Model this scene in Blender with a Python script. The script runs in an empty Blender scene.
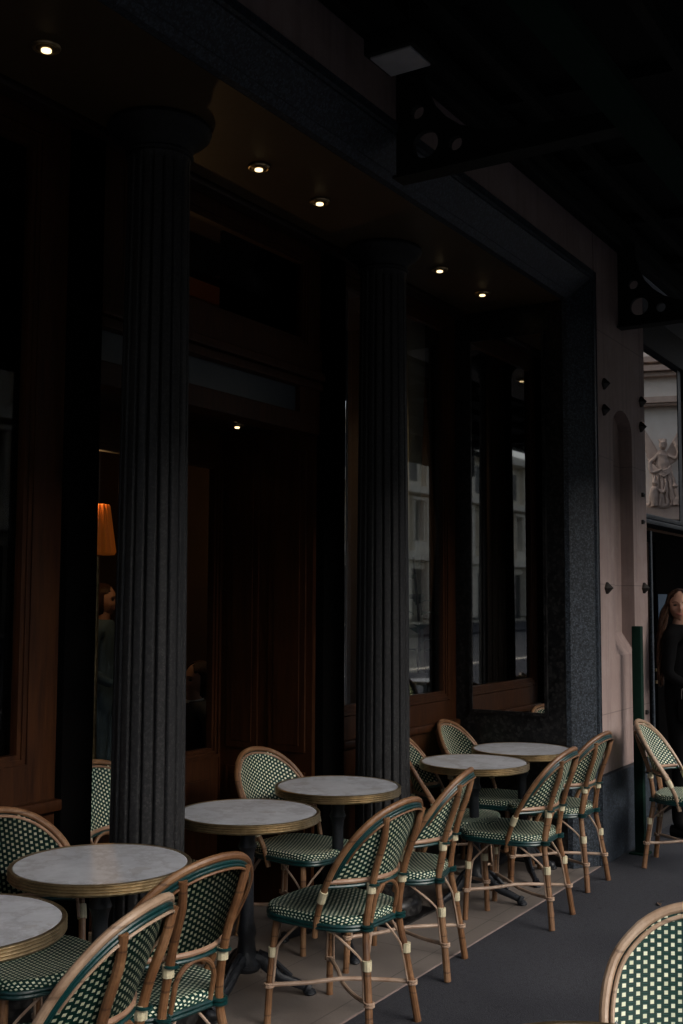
import bpy, bmesh, math, random
from mathutils import Vector, Matrix, noise
random.seed(7)
C = bpy.context.scene.collection
sc = bpy.context.scene
PI = math.pi
R = math.radians

# ------------------------------------------------------------------ camera, world, sun, exposure
F_PX = 1100.0; CAM_H = 1.616
pitch = math.atan(89 / F_PX); yaw = math.atan(691 / 1103.6); roll = 0.0043
cd = bpy.data.cameras.new('camera'); cam = bpy.data.objects.new('camera', cd); C.objects.link(cam)
fwd = Vector((math.cos(yaw) * math.cos(pitch), math.sin(yaw) * math.cos(pitch), math.sin(pitch)))
right = Vector((math.sin(yaw), -math.cos(yaw), 0)); up = right.cross(fwd)
r2 = right * math.cos(roll) + up * math.sin(roll); u2 = -right * math.sin(roll) + up * math.cos(roll)
m = Matrix((r2, u2, -fwd)).transposed().to_4x4(); m.translation = (0, 0, CAM_H)
cam.matrix_world = m
cd.sensor_fit = 'VERTICAL'; cd.sensor_height = 36; cd.lens = F_PX / 1024 * 36
cd.clip_start = 0.02; cd.clip_end = 3000
sc.camera = cam

SUN_EL, SUN_AZ = 35, -98          # sun veiled by cloud over the street: a wide soft source
w = bpy.data.worlds.new('World'); sc.world = w; w.use_nodes = True
nt = w.node_tree; nt.nodes.clear()
sky = nt.nodes.new('ShaderNodeTexSky'); sky.sky_type = 'NISHITA'; sky.sun_disc = False
sky.sun_elevation = R(SUN_EL); sky.sun_rotation = R(90 - SUN_AZ); sky.air_density = 1.0; sky.dust_density = 5.0; sky.ozone_density = 1.0
bg = nt.nodes.new('ShaderNodeBackground'); bg.inputs[1].default_value = 0.15
hs = nt.nodes.new('ShaderNodeHueSaturation'); hs.inputs['Saturation'].default_value = 0.55
wo = nt.nodes.new('ShaderNodeOutputWorld')
nt.links.new(sky.outputs[0], hs.inputs['Color']); nt.links.new(hs.outputs[0], bg.inputs[0]); nt.links.new(bg.outputs[0], wo.inputs[0])
sl = bpy.data.lights.new('sun', 'SUN'); sl.energy = 0.6; sl.angle = R(55); sl.color = (.96, .975, 1)
so = bpy.data.objects.new('sun', sl); C.objects.link(so)
sd = Vector((math.cos(R(SUN_AZ)) * math.cos(R(SUN_EL)), math.sin(R(SUN_AZ)) * math.cos(R(SUN_EL)), math.sin(R(SUN_EL))))
so.rotation_euler = sd.to_track_quat('Z', 'Y').to_euler(); so.location = (0, 0, 30)
vs = sc.view_settings
sc.display_settings.display_device = 'sRGB'
vs.view_transform = 'Standard'; vs.look = 'None'; vs.gamma = 1; vs.use_curve_mapping = False
vs.exposure = 0.8
cy = sc.cycles
cy.use_denoising = True
try: cy.denoiser = 'OPENIMAGEDENOISE'
except Exception: pass
cy.max_bounces = 8; cy.diffuse_bounces = 4; cy.glossy_bounces = 4; cy.transparent_max_bounces = 12
cy.sample_clamp_indirect = 6.0; cy.caustics_reflective = False; cy.caustics_refractive = False
cy.use_adaptive_sampling = True; cy.adaptive_threshold = 0.01

# ------------------------------------------------------------------ helpers
def empty(name, loc=(0, 0, 0), rz=0):
    o = bpy.data.objects.new(name, None); C.objects.link(o)
    o.location = loc; o.rotation_euler = (0, 0, rz); o.empty_display_size = .1
    return o
def tag(o, label=None, cat=None, group=None, kind=None):
    if label: o['label'] = label
    if cat: o['category'] = cat
    if group: o['group'] = group
    if kind: o['kind'] = kind
    return o
def rootof(p):
    while p.parent: p = p.parent
    return p
def obj(name, bm, mat, parent=None, smooth=True, local=False, sharp=35):
    """bm in world coordinates unless local; becomes ONE mesh object"""
    if parent is not None and not local:
        bmesh.ops.translate(bm, verts=bm.verts, vec=-Vector(rootof(parent).location))
    bmesh.ops.recalc_face_normals(bm, faces=bm.faces)
    me = bpy.data.meshes.new(name); 
    if smooth:
        for f in bm.faces: f.smooth = True
        for e in bm.edges:
            if len(e.link_faces) == 2 and e.calc_face_angle(0) > R(sharp): e.smooth = False
    bm.to_mesh(me); bm.free()
    if mat: me.materials.append(mat)
    o = bpy.data.objects.new(name, me); C.objects.link(o)
    if parent is not None: o.parent = parent
    return o
def copy_tree(o, parent=None):
    c = o.copy(); C.objects.link(c)
    if parent is not None: c.parent = parent
    for ch in list(o.children): copy_tree(ch, c)
    return c
def B(): return bmesh.new()
def box(bm, x0, x1, y0, y1, z0, z1, bev=0):
    vs_ = [bm.verts.new((x, y, z)) for x in (x0, x1) for y in (y0, y1) for z in (z0, z1)]
    q = [(0, 1, 3, 2), (4, 6, 7, 5), (0, 4, 5, 1), (2, 3, 7, 6), (0, 2, 6, 4), (1, 5, 7, 3)]
    fs = [bm.faces.new([vs_[i] for i in f]) for f in q]
    if bev:
        es = list({e for f in fs for e in f.edges})
        bmesh.ops.bevel(bm, geom=es, offset=bev, segments=2, affect='EDGES', profile=.6)
    return bm
def catmull(P, n=6):
    P = [Vector(p) for p in P]; out = []
    for i in range(len(P) - 1):
        p0 = P[i - 1] if i else P[0] * 2 - P[1]
        p1, p2 = P[i], P[i + 1]
        p3 = P[i + 2] if i + 2 < len(P) else P[-1] * 2 - P[-2]
        for k in range(n):
            t = k / n
            out.append(.5 * ((2 * p1) + (p2 - p0) * t + (2 * p0 - 5 * p1 + 4 * p2 - p3) * t * t + (3 * p1 - p0 - 3 * p2 + p3) * t ** 3))
    out.append(P[-1]); return out
def tube(bm, pts, r, seg=8, closed=False, nodes=0, flat=1.0):
    pts = [Vector(p) for p in pts]; n = len(pts)
    tl = []
    for i in range(n):
        a = pts[(i - 1) % n] if (closed or i) else pts[0]
        b = pts[(i + 1) % n] if (closed or i < n - 1) else pts[-1]
        tl.append((b - a).normalized())
    up_ = Vector((0, 0, 1)) if abs(tl[0].z) < .9 else Vector((1, 0, 0))
    nrm = (up_ - tl[0] * up_.dot(tl[0])).normalized()
    rings = []; L = 0
    for i in range(n):
        if i: L += (pts[i] - pts[i - 1]).length
        nrm = (nrm - tl[i] * nrm.dot(tl[i]))
        if nrm.length < 1e-6: nrm = tl[i].orthogonal()
        nrm.normalize(); bn = tl[i].cross(nrm)
        rr = r[i] if isinstance(r, (list, tuple)) else r
        if nodes:
            ph = (L + nodes) % .17
            rr *= 1 + .09 * math.exp(-((ph - .085) / .008) ** 2)
        rings.append([bm.verts.new(pts[i] + nrm * rr * math.cos(2 * PI * k / seg) + bn * rr * flat * math.sin(2 * PI * k / seg)) for k in range(seg)])
    for i in range(n if closed else n - 1):
        a, b = rings[i], rings[(i + 1) % n]
        for k in range(seg):
            bm.faces.new((a[k], a[(k + 1) % seg], b[(k + 1) % seg], b[k]))
    if not closed:
        bm.faces.new(rings[0][::-1]); bm.faces.new(rings[-1])
    return bm
def lathe(bm, prof, seg=32, cx=0, cy_=0, lobes=None):
    rings = []
    for (r, z) in prof:
        ring = []
        for k in range(seg):
            a = 2 * PI * k / seg
            rr = r * (lobes(a, z) if lobes else 1)
            ring.append(bm.verts.new((cx + rr * math.cos(a), cy_ + rr * math.sin(a), z)))
        rings.append(ring)
    for a, b in zip(rings, rings[1:]):
        for k in range(seg): bm.faces.new((a[k], a[(k + 1) % seg], b[(k + 1) % seg], b[k]))
    bm.faces.new(rings[0][::-1]); bm.faces.new(rings[-1])
    return bm
def prism(bm, poly, fn, d0, d1):
    """poly 2D list; fn(a,b,d)->3D; extruded from d0 to d1"""
    A = [bm.verts.new(fn(a, b, d0)) for a, b in poly]; Bv = [bm.verts.new(fn(a, b, d1)) for a, b in poly]
    bm.faces.new(A); bm.faces.new(Bv[::-1]); n = len(poly)
    for i in range(n): bm.faces.new((A[i], Bv[i], Bv[(i + 1) % n], A[(i + 1) % n]))
    return bm
fXZ = lambda a, b, d: (a, d, b)
fYZ = lambda a, b, d: (d, a, b)

# ------------------------------------------------------------------ materials
class NT:
    def __init__(s, name):
        s.m = bpy.data.materials.new(name); s.m.use_nodes = True; s.t = s.m.node_tree; s.t.nodes.clear()
        s.out = s.n('ShaderNodeOutputMaterial'); s.b = s.n('ShaderNodeBsdfPrincipled'); s.l(s.b.outputs[0], s.out.inputs[0])
    def n(s, t, **k):
        x = s.t.nodes.new(t)
        for a, v in k.items(): setattr(x, a, v)
        return x
    def l(s, a, b): s.t.links.new(a, b)
    def coord(s, kind='Object'): return s.n('ShaderNodeTexCoord').outputs[kind]
    def mapping(s, vec, scale):
        mp = s.n('ShaderNodeMapping'); mp.inputs['Scale'].default_value = scale; s.l(vec, mp.inputs[0]); return mp.outputs[0]
    def noise(s, vec, scale, detail=4, rough=.6):
        x = s.n('ShaderNodeTexNoise'); x.inputs['Scale'].default_value = scale; x.inputs['Detail'].default_value = detail; x.inputs['Roughness'].default_value = rough
        if vec is not None: s.l(vec, x.inputs['Vector'])
        return x.outputs[0]
    def ramp(s, fac, stops):
        x = s.n('ShaderNodeValToRGB'); cr = x.color_ramp
        while len(cr.elements) < len(stops): cr.elements.new(.5)
        for e, (p, c) in zip(cr.elements, stops): e.position = p; e.color = (*c, 1)
        s.l(fac, x.inputs[0]); return x.outputs[0]
    def mix(s, fac, a, b, blend='MIX'):
        x = s.n('ShaderNodeMix', data_type='RGBA', blend_type=blend)
        for i, v in ((0, fac), (6, a), (7, b)):
            if isinstance(v, (int, float)): x.inputs[i].default_value = v
            elif isinstance(v, tuple): x.inputs[i].default_value = (*v, 1)
            else: s.l(v, x.inputs[i])
        return x.outputs[2]
    def math(s, op, a, b=None, c=None):
        x = s.n('ShaderNodeMath', operation=op)
        for i, v in enumerate((a, b, c)):
            if v is None: continue
            if isinstance(v, (int, float)): x.inputs[i].default_value = v
            else: s.l(v, x.inputs[i])
        return x.outputs[0]
    def bump(s, h, strength=.3, dist=.01):
        x = s.n('ShaderNodeBump'); x.inputs['Strength'].default_value = strength; x.inputs['Distance'].default_value = dist
        s.l(h, x.inputs['Height']); s.l(x.outputs[0], s.b.inputs['Normal'])
    def set(s, **k):
        for a, v in k.items():
            i = s.b.inputs[a.replace('_', ' ')]
            if isinstance(v, tuple): i.default_value = (*v, 1) if len(v) == 3 else v
            elif isinstance(v, (int, float)): i.default_value = v
            else: s.l(v, i)
        return s
M = {}
def simple(name, c1, c2, scale=6, rough=.6, metal=0, spec=.5, bump=.15, bs=40, stretch=(1, 1, 1), rr=.15, coat=0):
    t = NT(name); co = t.mapping(t.coord(), stretch)
    f = t.noise(co, scale, 5)
    t.set(Base_Color=t.ramp(f, [(.3, c1), (.7, c2)]), Metallic=metal, Specular_IOR_Level=spec, Coat_Weight=coat)
    f2 = t.noise(co, bs, 4)
    t.set(Roughness=t.math('MULTIPLY_ADD', f2, rr, rough - rr / 2))
    t.bump(f2, bump, .004)
    M[name] = t.m; return t.m
def rattan(name, dark, mid, light):
    t = NT(name); co = t.coord(); oi = t.n('ShaderNodeObjectInfo')
    off = t.n('ShaderNodeVectorMath', operation='ADD'); t.l(co, off.inputs[0]); cb = t.n('ShaderNodeCombineXYZ'); t.l(t.math('MULTIPLY', oi.outputs['Random'], 9), cb.inputs[2]); t.l(cb.outputs[0], off.inputs[1])
    v = off.outputs[0]
    f = t.noise(v, 7, 5, .65); g = t.noise(t.mapping(v, (1, 1, .12)), 160, 3)
    c = t.ramp(f, [(.28, dark), (.5, mid), (.72, light)])
    c = t.mix(t.math('MULTIPLY', t.math('FRACT', t.math('MULTIPLY', oi.outputs['Random'], 7.3)), .28), c, (.28, .17, .09))
    c = t.mix(t.math('MULTIPLY', g, .5), c, dark)
    sp = t.n('ShaderNodeSeparateXYZ'); t.l(v, sp.inputs[0])
    fz = t.math('ABSOLUTE', t.math('SUBTRACT', t.math('FRACT', t.math('ADD', t.math('DIVIDE', sp.outputs[2], .145), t.math('MULTIPLY', f, .25))), .5))
    c = t.mix(t.math('MULTIPLY', t.math('LESS_THAN', fz, .02), .55), c, tuple(k * .5 for k in dark))
    t.set(Base_Color=c, Roughness=t.math('MULTIPLY_ADD', g, .25, .34)); t.bump(g, .35, .002); M[name] = t.m
rattan('rattan', (.065, .025, .010), (.18, .082, .033), (.34, .195, .10))
rattan('rattan_worn', (.20, .125, .08), (.40, .28, .19), (.54, .42, .32))
rattan('rattan_pale', (.18, .09, .05), (.33, .20, .13), (.46, .33, .24))
simple('cane_thin', (.24, .15, .10), (.42, .31, .23), 14, .5, bump=.2)
simple('binding_cream', (.46, .41, .27), (.60, .54, .37), 30, .45, bump=.3, bs=200)
simple('binding_green', (.002, .018, .018), (.004, .042, .042), 12, .3, bump=.25, bs=150)
simple('iron_cast', (.006, .008, .012), (.014, .017, .022), 20, .45, spec=.5, bump=.5, bs=70)
simple('iron_canopy', (.003, .0045, .004), (.006, .008, .007), 5, .7, spec=.2, bump=.2)
simple('green_iron', (.002, .012, .008), (.004, .020, .013), 8, .8, spec=.12, bump=.2)
simple('wood_brown', (.017, .0050, .0014), (.046, .0150, .0040), 7, .5, spec=.22, bump=.15, bs=30, stretch=(6, 6, .6))
simple('wood_dark', (.010, .005, .003), (.022, .010, .005), 7, .4, bump=.15, bs=30, stretch=(6, 6, .6))
simple('panel_grey', (.30, .31, .33), (.40, .41, .43), 10, .6)
simple('panel_frosted', (.035, .045, .055), (.05, .06, .07), 10, .35, bump=.02)
simple('soffit_paint', (.045, .028, .012), (.060, .036, .016), 5, .5, bump=.1)
simple('brass', (.20, .15, .08), (.38, .29, .17), 25, .35, metal=.9, bump=.25, bs=90)
simple('brass_dark', (.12, .08, .035), (.2, .14, .07), 25, .45, metal=.8, bump=.25)
simple('curtain_cloth', (.70, .71, .66), (.80, .81, .76), 4, .8, bump=.2, bs=80)
t = NT('curtain_cloth'); n_ = t.noise(t.coord(), 60, 3); t.set(Base_Color=t.ramp(n_, [(.3, (.66, .67, .62)), (.7, (.78, .79, .74))]), Roughness=.9)
tl = t.n('ShaderNodeBsdfTranslucent'); tl.inputs[0].default_value = (.7, .7, .64, 1); mx = t.n('ShaderNodeMixShader'); mx.inputs[0].default_value = .4
t.l(t.b.outputs[0], mx.inputs[1]); t.l(tl.outputs[0], mx.inputs[2]); t.l(mx.outputs[0], t.out.inputs[0]); M['curtain_cloth'] = t.m
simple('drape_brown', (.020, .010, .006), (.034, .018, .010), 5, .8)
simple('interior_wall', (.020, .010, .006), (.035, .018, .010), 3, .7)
simple('leaf', (.010, .035, .012), (.022, .07, .02), 6, .4)
simple('skin', (.34, .18, .125), (.40, .22, .155), 10, .5, bump=.05)
simple('lips', (.26, .07, .06), (.30, .09, .075), 10, .4, bump=.05)
simple('hair_brown', (.010, .0045, .003), (.055, .026, .014), 40, .42, bump=.8, bs=90, stretch=(3, 3, .12), spec=.15)
simple('cloth_black', (.0012, .0012, .0015), (.003, .003, .0035), 10, .95, spec=.1)
simple('cloth_navy', (.008, .012, .025), (.012, .018, .035), 10, .8)
simple('cloth_blue', (.06, .10, .13), (.09, .14, .18), 10, .8)
simple('cloth_white', (.6, .6, .58), (.7, .7, .68), 10, .8)
simple('silver', (.5, .5, .5), (.7, .7, .7), 10, .3, metal=1)
simple('opposite_stone', (.70, .63, .50), (.84, .77, .64), 1.2, .85, bump=.3, bs=8)
simple('opposite_dark', (.012, .014, .018), (.03, .034, .04), 3, .3)
simple('relief_stone', (.76, .69, .61), (.86, .79, .71), 2.5, .85, bump=.2, bs=9)
simple('relief_pinkish', (.42, .31, .25), (.56, .43, .35), 2.5, .85, bump=.3, bs=9)
simple('road_asphalt', (.025, .025, .027), (.04, .04, .042), 3, .9, bump=.4, bs=150)
simple('bolt_iron', (.010, .008, .007), (.02, .016, .014), 30, .5)
simple('blue_reflection', (.008, .028, .055), (.010, .034, .065), 5, .5)
simple('orange_fruit', (.8, .25, .03), (.85, .3, .05), 10, .4)
simple('eye_dark', (.015, .010, .008), (.02, .012, .01), 10, .2)

def granite(name, base, lo, hi, scale=90, rough=.28, spot=.5):
    t = NT(name); co = t.coord()
    v = t.n('ShaderNodeTexVoronoi'); v.inputs['Scale'].default_value = scale; t.l(co, v.inputs['Vector'])
    rgb = t.n('ShaderNodeSeparateColor'); t.l(v.outputs['Color'], rgb.inputs[0])
    n1 = t.noise(co, scale * .45, 6, .75)
    n2 = t.noise(co, 3, 4)
    c = t.ramp(n1, [(.38, lo), (.5, base), (.64, hi)])
    c = t.mix(t.math('GREATER_THAN', rgb.outputs[0], 1 - spot * .3), c, hi)
    c = t.mix(t.math('MULTIPLY', n2, .5), c, lo)
    t.set(Base_Color=c, Roughness=t.math('MULTIPLY_ADD', n1, .25, rough - .1), Specular_IOR_Level=.28)
    t.bump(n1, .15, .003)
    M[name] = t.m
granite('granite_blue', (.020, .026, .034), (.006, .008, .011), (.062, .078, .100), 140, .45)
granite('granite_black', (.008, .008, .0085), (.003, .003, .0035), (.030, .029, .028), 60, .3, .6)
granite('column_stone', (.016, .016, .0175), (.010, .010, .011), (.045, .045, .045), 160, .5, .1)
simple('paint_black', (.0020, .0020, .0022), (.0035, .0033, .0032), 5, .9, spec=0.0, bump=.05)

granite('granite_dark', (.003, .0035, .004), (.0015, .0015, .002), (.010, .012, .014), 80, .6, .4)
def stone_wall_mat():
    t = NT('stone_wall'); co = t.coord()
    n1 = t.noise(co, 1.6, 5); n2 = t.noise(co, 30, 5)
    c = t.ramp(n1, [(.3, (.26, .185, .168)), (.7, (.35, .265, .242))])
    c = t.mix(t.math('MULTIPLY', n2, .35), c, (.17, .135, .125))
    st = t.noise(t.mapping(co, (9, 9, .5)), 1.5, 4)
    stn = t.n('ShaderNodeMapRange'); t.l(st, stn.inputs[0]); stn.inputs[1].default_value = .48; stn.inputs[2].default_value = .66
    c = t.mix(t.math('MULTIPLY', stn.outputs[0], .5), c, (.15, .11, .10))
    blo = t.n('ShaderNodeMapRange'); t.l(t.noise(co, 4.5, 7, .7), blo.inputs[0]); blo.inputs[1].default_value = .5; blo.inputs[2].default_value = .72
    c = t.mix(t.math('MULTIPLY', blo.outputs[0], .4), c, (.40, .33, .31))
    # fine block joints every 0.72 m up the wall
    sp = t.n('ShaderNodeSeparateXYZ'); t.l(co, sp.inputs[0])
    fz = t.math('FRACT', t.math('DIVIDE', t.math('ADD', sp.outputs[2], .32), .82))
    j = t.math('LESS_THAN', t.math('ABSOLUTE', t.math('SUBTRACT', fz, .5)), .004)
    c = t.mix(t.math('MULTIPLY', j, .6), c, (.13, .10, .09))
    t.set(Base_Color=c, Roughness=.85); t.bump(n2, .35, .006)
    M['stone_wall'] = t.m
stone_wall_mat()

def plain_stone(name, lo, hi, rough=.85, sc_=1.8):
    t = NT(name); co = t.coord()
    n1 = t.noise(co, sc_, 6); n2 = t.noise(co, 120, 4, .7); n3 = t.noise(co, .35, 3)
    c = t.ramp(n1, [(.3, lo), (.7, hi)])
    c = t.mix(t.math('MULTIPLY', n3, .4), c, lo)
    sp = t.math('GREATER_THAN', t.noise(co, 14, 3, .5), .70)
    c = t.mix(t.math('MULTIPLY', sp, .5), c, tuple(v * .45 for v in lo))
    c = t.mix(t.math('MULTIPLY', n2, .35), c, tuple(v * .5 for v in lo))
    md = t.noise(co, 38, 4, .75); c = t.mix(t.math('MULTIPLY', t.math('GREATER_THAN', md, .55), .35), c, tuple(v * .55 for v in lo)); gr = t.noise(co, 170, 2, .9); c = t.mix(t.math('MULTIPLY', t.math('GREATER_THAN', gr, .6), .35), c, tuple(v * 2.4 for v in hi))
    gum = t.n('ShaderNodeTexVoronoi'); gum.inputs['Scale'].default_value = 1.7; t.l(co, gum.inputs['Vector'])
    c = t.mix(t.math('MULTIPLY', t.math('LESS_THAN', gum.outputs['Distance'], .045), .55), c, tuple(v * .35 for v in lo))
    t.set(Base_Color=c, Roughness=t.math('MULTIPLY_ADD', n1, .3, rough - .2), Specular_IOR_Level=.2); t.bump(t.math('ADD', n2, t.math('MULTIPLY', gr, .6)), .6, .004)
    M[name] = t.m
plain_stone('pavement_dark', (.024, .025, .031), (.046, .048, .056), .9)
def terrace_tiles():
    t = NT('terrace_tiles'); co = t.coord()
    n1 = t.noise(co, 2.2, 6); n2 = t.noise(co, 100, 4, .7)
    c = t.ramp(n1, [(.3, (.11, .094, .083)), (.7, (.175, .15, .133))])
    c = t.mix(t.math('MULTIPLY', n2, .35), c, (.09, .075, .065))
    sp = t.n('ShaderNodeSeparateXYZ'); t.l(co, sp.inputs[0])
    def joint(v, off, size):
        f = t.math('FRACT', t.math('DIVIDE', t.math('ADD', v, off), size)); return t.math('LESS_THAN', f, .006 / size)
    j = t.math('MAXIMUM', joint(sp.outputs[0], .31, .62), joint(sp.outputs[1], .30, .45))
    c = t.mix(t.math('MULTIPLY', j, .7), c, (.05, .045, .04))
    t.set(Base_Color=c, Roughness=t.math('MULTIPLY_ADD', n1, .3, .5)); t.bump(t.math('SUBTRACT', n2, j), .3, .003)
    M['terrace_tiles'] = t.m
terrace_tiles()

def marble():
    t = NT('marble'); co = t.coord('Object')
    oi = t.n('ShaderNodeObjectInfo')
    add = t.n('ShaderNodeVectorMath', operation='ADD'); t.l(co, add.inputs[0])
    cmb = t.n('ShaderNodeCombineXYZ'); t.l(t.math('MULTIPLY', oi.outputs['Random'], 30), cmb.inputs[0]); t.l(cmb.outputs[0], add.inputs[1])
    v = add.outputs[0]
    w1 = t.noise(v, 3.5, 8, .7)
    vein = t.math('SUBTRACT', 1, t.math('MULTIPLY', t.math('ABSOLUTE', t.math('SUBTRACT', w1, .5)), 22)); vein = t.math('MAXIMUM', vein, 0)
    n2 = t.noise(v, 12, 6, .7)
    c = t.ramp(n2, [(.3, (.36, .375, .41)), (.7, (.52, .535, .575))])
    c = t.mix(t.math('MULTIPLY', vein, .42), c, (.20, .19, .20))
    blot = t.math('GREATER_THAN', t.noise(v, 5, 5, .6), .63)
    c = t.mix(t.math('MULTIPLY', blot, .35), c, (.25, .22, .2))
    t.set(Base_Color=c, Roughness=t.math('MULTIPLY_ADD', n2, .25, .28), Specular_IOR_Level=.45); t.bump(n2, .05, .002)
    M['marble'] = t.m
marble()

def weave(name='weave'):
    """woven resin: cream squares set quincunx in green strands; uv in metres"""
    t = NT(name); uv = t.n('ShaderNodeUVMap').outputs[0]
    sp = t.n('ShaderNodeSeparateXYZ'); t.l(uv, sp.inputs[0])
    cw, rh = .0168, .0185
    a = t.math('DIVIDE', sp.outputs[0], cw); col = t.math('FLOOR', a); fa = t.math('SUBTRACT', t.math('FRACT', a), .5)
    par = t.math('MULTIPLY', t.math('FRACT', t.math('MULTIPLY', col, .5)), 1.0)
    b = t.math('ADD', t.math('DIVIDE', sp.outputs[1], rh), par); fb = t.math('SUBTRACT', t.math('FRACT', b), .5)
    sq = t.math('MULTIPLY', t.math('LESS_THAN', t.math('ABSOLUTE', fa), .27), t.math('LESS_THAN', t.math('ABSOLUTE', fb), .23))
    # strands: thin lighter lines across, darker gaps
    ln = t.math('SINE', t.math('MULTIPLY', sp.outputs[1], 2 * PI / (rh / 4)))
    n = t.noise(uv, 45, 4)
    cell = t.n('ShaderNodeTexWhiteNoise', noise_dimensions='2D'); cv = t.n('ShaderNodeCombineXYZ'); t.l(col, cv.inputs[0]); t.l(t.math('FLOOR', b), cv.inputs[1]); t.l(cv.outputs[0], cell.inputs[0])
    green = t.mix(t.math('MULTIPLY_ADD', ln, .5, .5), (.0015, .016, .013), (.0035, .062, .052))
    green = t.mix(t.math('LESS_THAN', t.math('ABSOLUTE', fa), .36), (.0015, .030, .022), green)
    cream = t.mix(cell.outputs[0], (.66, .68, .50), (.82, .84, .66))
    c = t.mix(sq, green, cream); c = t.mix(t.math('MULTIPLY', n, .06), c, (.05, .06, .04))
    h = t.math('ADD', t.math('MULTIPLY', sq, .8), t.math('MULTIPLY', ln, .15))
    t.set(Base_Color=c, Roughness=.55, Specular_IOR_Level=.22); t.bump(h, .6, .002)
    M[name] = t.m
weave()

def glass(name, tint=(.8, .82, .8), ior=1.62):
    t = NT(name); t.t.nodes.remove(t.b)
    tr = t.n('ShaderNodeBsdfTransparent'); tr.inputs[0].default_value = (*tint, 1)
    gl = t.n('ShaderNodeBsdfGlossy'); gl.inputs['Roughness'].default_value = 0.0; gl.inputs[0].default_value = (1, 1, 1, 1)
    fr = t.n('ShaderNodeFresnel'); fr.inputs[0].default_value = ior
    gg = t.n('ShaderNodeNewGeometry'); fac = t.math('MULTIPLY', fr.outputs[0], t.math('SUBTRACT', 1, gg.outputs['Backfacing']))
    mx = t.n('ShaderNodeMixShader'); t.l(fac, mx.inputs[0]); t.l(tr.outputs[0], mx.inputs[1]); t.l(gl.outputs[0], mx.inputs[2]); t.l(mx.outputs[0], t.out.inputs[0])
    M[name] = t.m
glass('glass', (.95, .96, .95), 1.28); glass('glass_bright', (.95, .96, .95), 3.2); glass('glass_coated', (.5, .5, .5), 5.0); glass('glass_clear', (.9, .9, .9), 1.5)
t = NT('mirror'); t.set(Base_Color=(.80, .80, .78), Metallic=1.0, Roughness=.02); M['mirror'] = t.m
def emit(name, col, s):
    t = NT(name); t.set(Base_Color=col, Emission_Color=col, Emission_Strength=s); M[name] = t.m
emit('lamp_glow', (1.0, .74, .38), 1.5)
emit('shade_glow', (1.0, .25, .03), .025)
emit('candle_glow', (1.0, .45, .12), 2.0)

# ------------------------------------------------------------------ the setting
def structure(name, bm, mat): 
    o = obj(name, bm, mat, smooth=False); o['kind'] = 'structure'; return o
structure('ground', box(B(), -300, 300, -300, 300, -.30, -.142), M['road_asphalt'])
structure('pavement', box(B(), -60, 60, -6.0, 2.303, -.3, 0, .0), M['pavement_dark'])
structure('kerb', box(B(), -60, 60, -6.25, -6.003, -.3, .004, .015), M['opposite_stone'])
structure('terrace_floor', box(B(), -6, 7.0, 2.312, 8.2, -.3, .002), M['terrace_tiles'])
structure('paving_joint', box(B(), -6, 6.74, 2.303, 2.312, -.3, .001), M['stone_wall'])
structure('far_pavement', box(B(), -120, 90, -30.5, -19, -.3, 0), M['pavement_dark'])

# ------------------------------------------------------------------ cafe building
cafe = tag(empty('cafe_building', (4, 2.31, 0)), 'dark stone cafe front with brown wooden windows behind two fluted columns', 'building')
def part(name, bm, mat, parent=cafe, **k): return obj(name, bm, M[mat] if isinstance(mat, str) else mat, parent, **k)

# pink-grey stone wall: pier with an arched niche, and the wall above the lintel
def niche_arch(x0, x1, zb, zs, n=10):
    cx, r = (x0 + x1) / 2, (x1 - x0) / 2
    return [(cx + r * math.cos(a), zs + r * 0.72 * math.sin(a)) for a in [PI * k / n for k in range(n + 1)]]
nx0, nx1, nzb, nzs = 7.06, 7.48, 1.27, 2.76
arch = niche_arch(nx0, nx1, nzb, nzs)          # from right to left over the top
mid = len(arch) // 2; cxn = (nx0 + nx1) / 2
bm = B()
rightpoly = [(cxn, .545), (7.79, .545), (7.79, 5.2), (cxn, 5.2)] + [arch[i] for i in range(mid, -1, -1)] + [(nx1, nzb), (cxn, nzb)]
leftpoly = [(cxn, .545), (cxn, nzb), (nx0, nzb)] + [arch[i] for i in range(len(arch) - 1, mid - 1, -1)] + [(cxn, 5.2), (6.735, 5.2), (6.735, .545)]
prism(bm, rightpoly, fXZ, 2.31, 2.40); prism(bm, leftpoly, fXZ, 2.31, 2.40)
bmesh.ops.remove_doubles(bm, verts=bm.verts, dist=1e-5)
# drop the inner faces of the seam
for f in [f for f in bm.faces if all(abs(v.co.x - cxn) < 1e-5 for v in f.verts)]: bm.faces.remove(f)
box(bm, 6.735, 7.79, 2.40, 3.3, .545, 5.2)
part('stone_pier', bm, 'stone_wall', smooth=False)
bm = B(); prism(bm, [(2.312, nzb), (2.40, nzb), (2.40, nzb + .14)], fYZ, nx0 + .002, nx1 - .002); part('niche_sill', bm, 'stone_wall', smooth=False)
bm = B(); box(bm, -4, 6.735, 2.315, 2.9, 3.727, 9.0); part('upper_wall', bm, 'stone_wall', smooth=False)
bm = B(); box(bm, 6.70, 7.83, 2.285, 3.3, 0, .54, .012); part('pier_plinth', bm, 'granite_blue')
# granite surround: splayed band over the opening and down its right side
def splay(poly_outer_z, name, horizontal):
    pass
bm = B()
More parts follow.
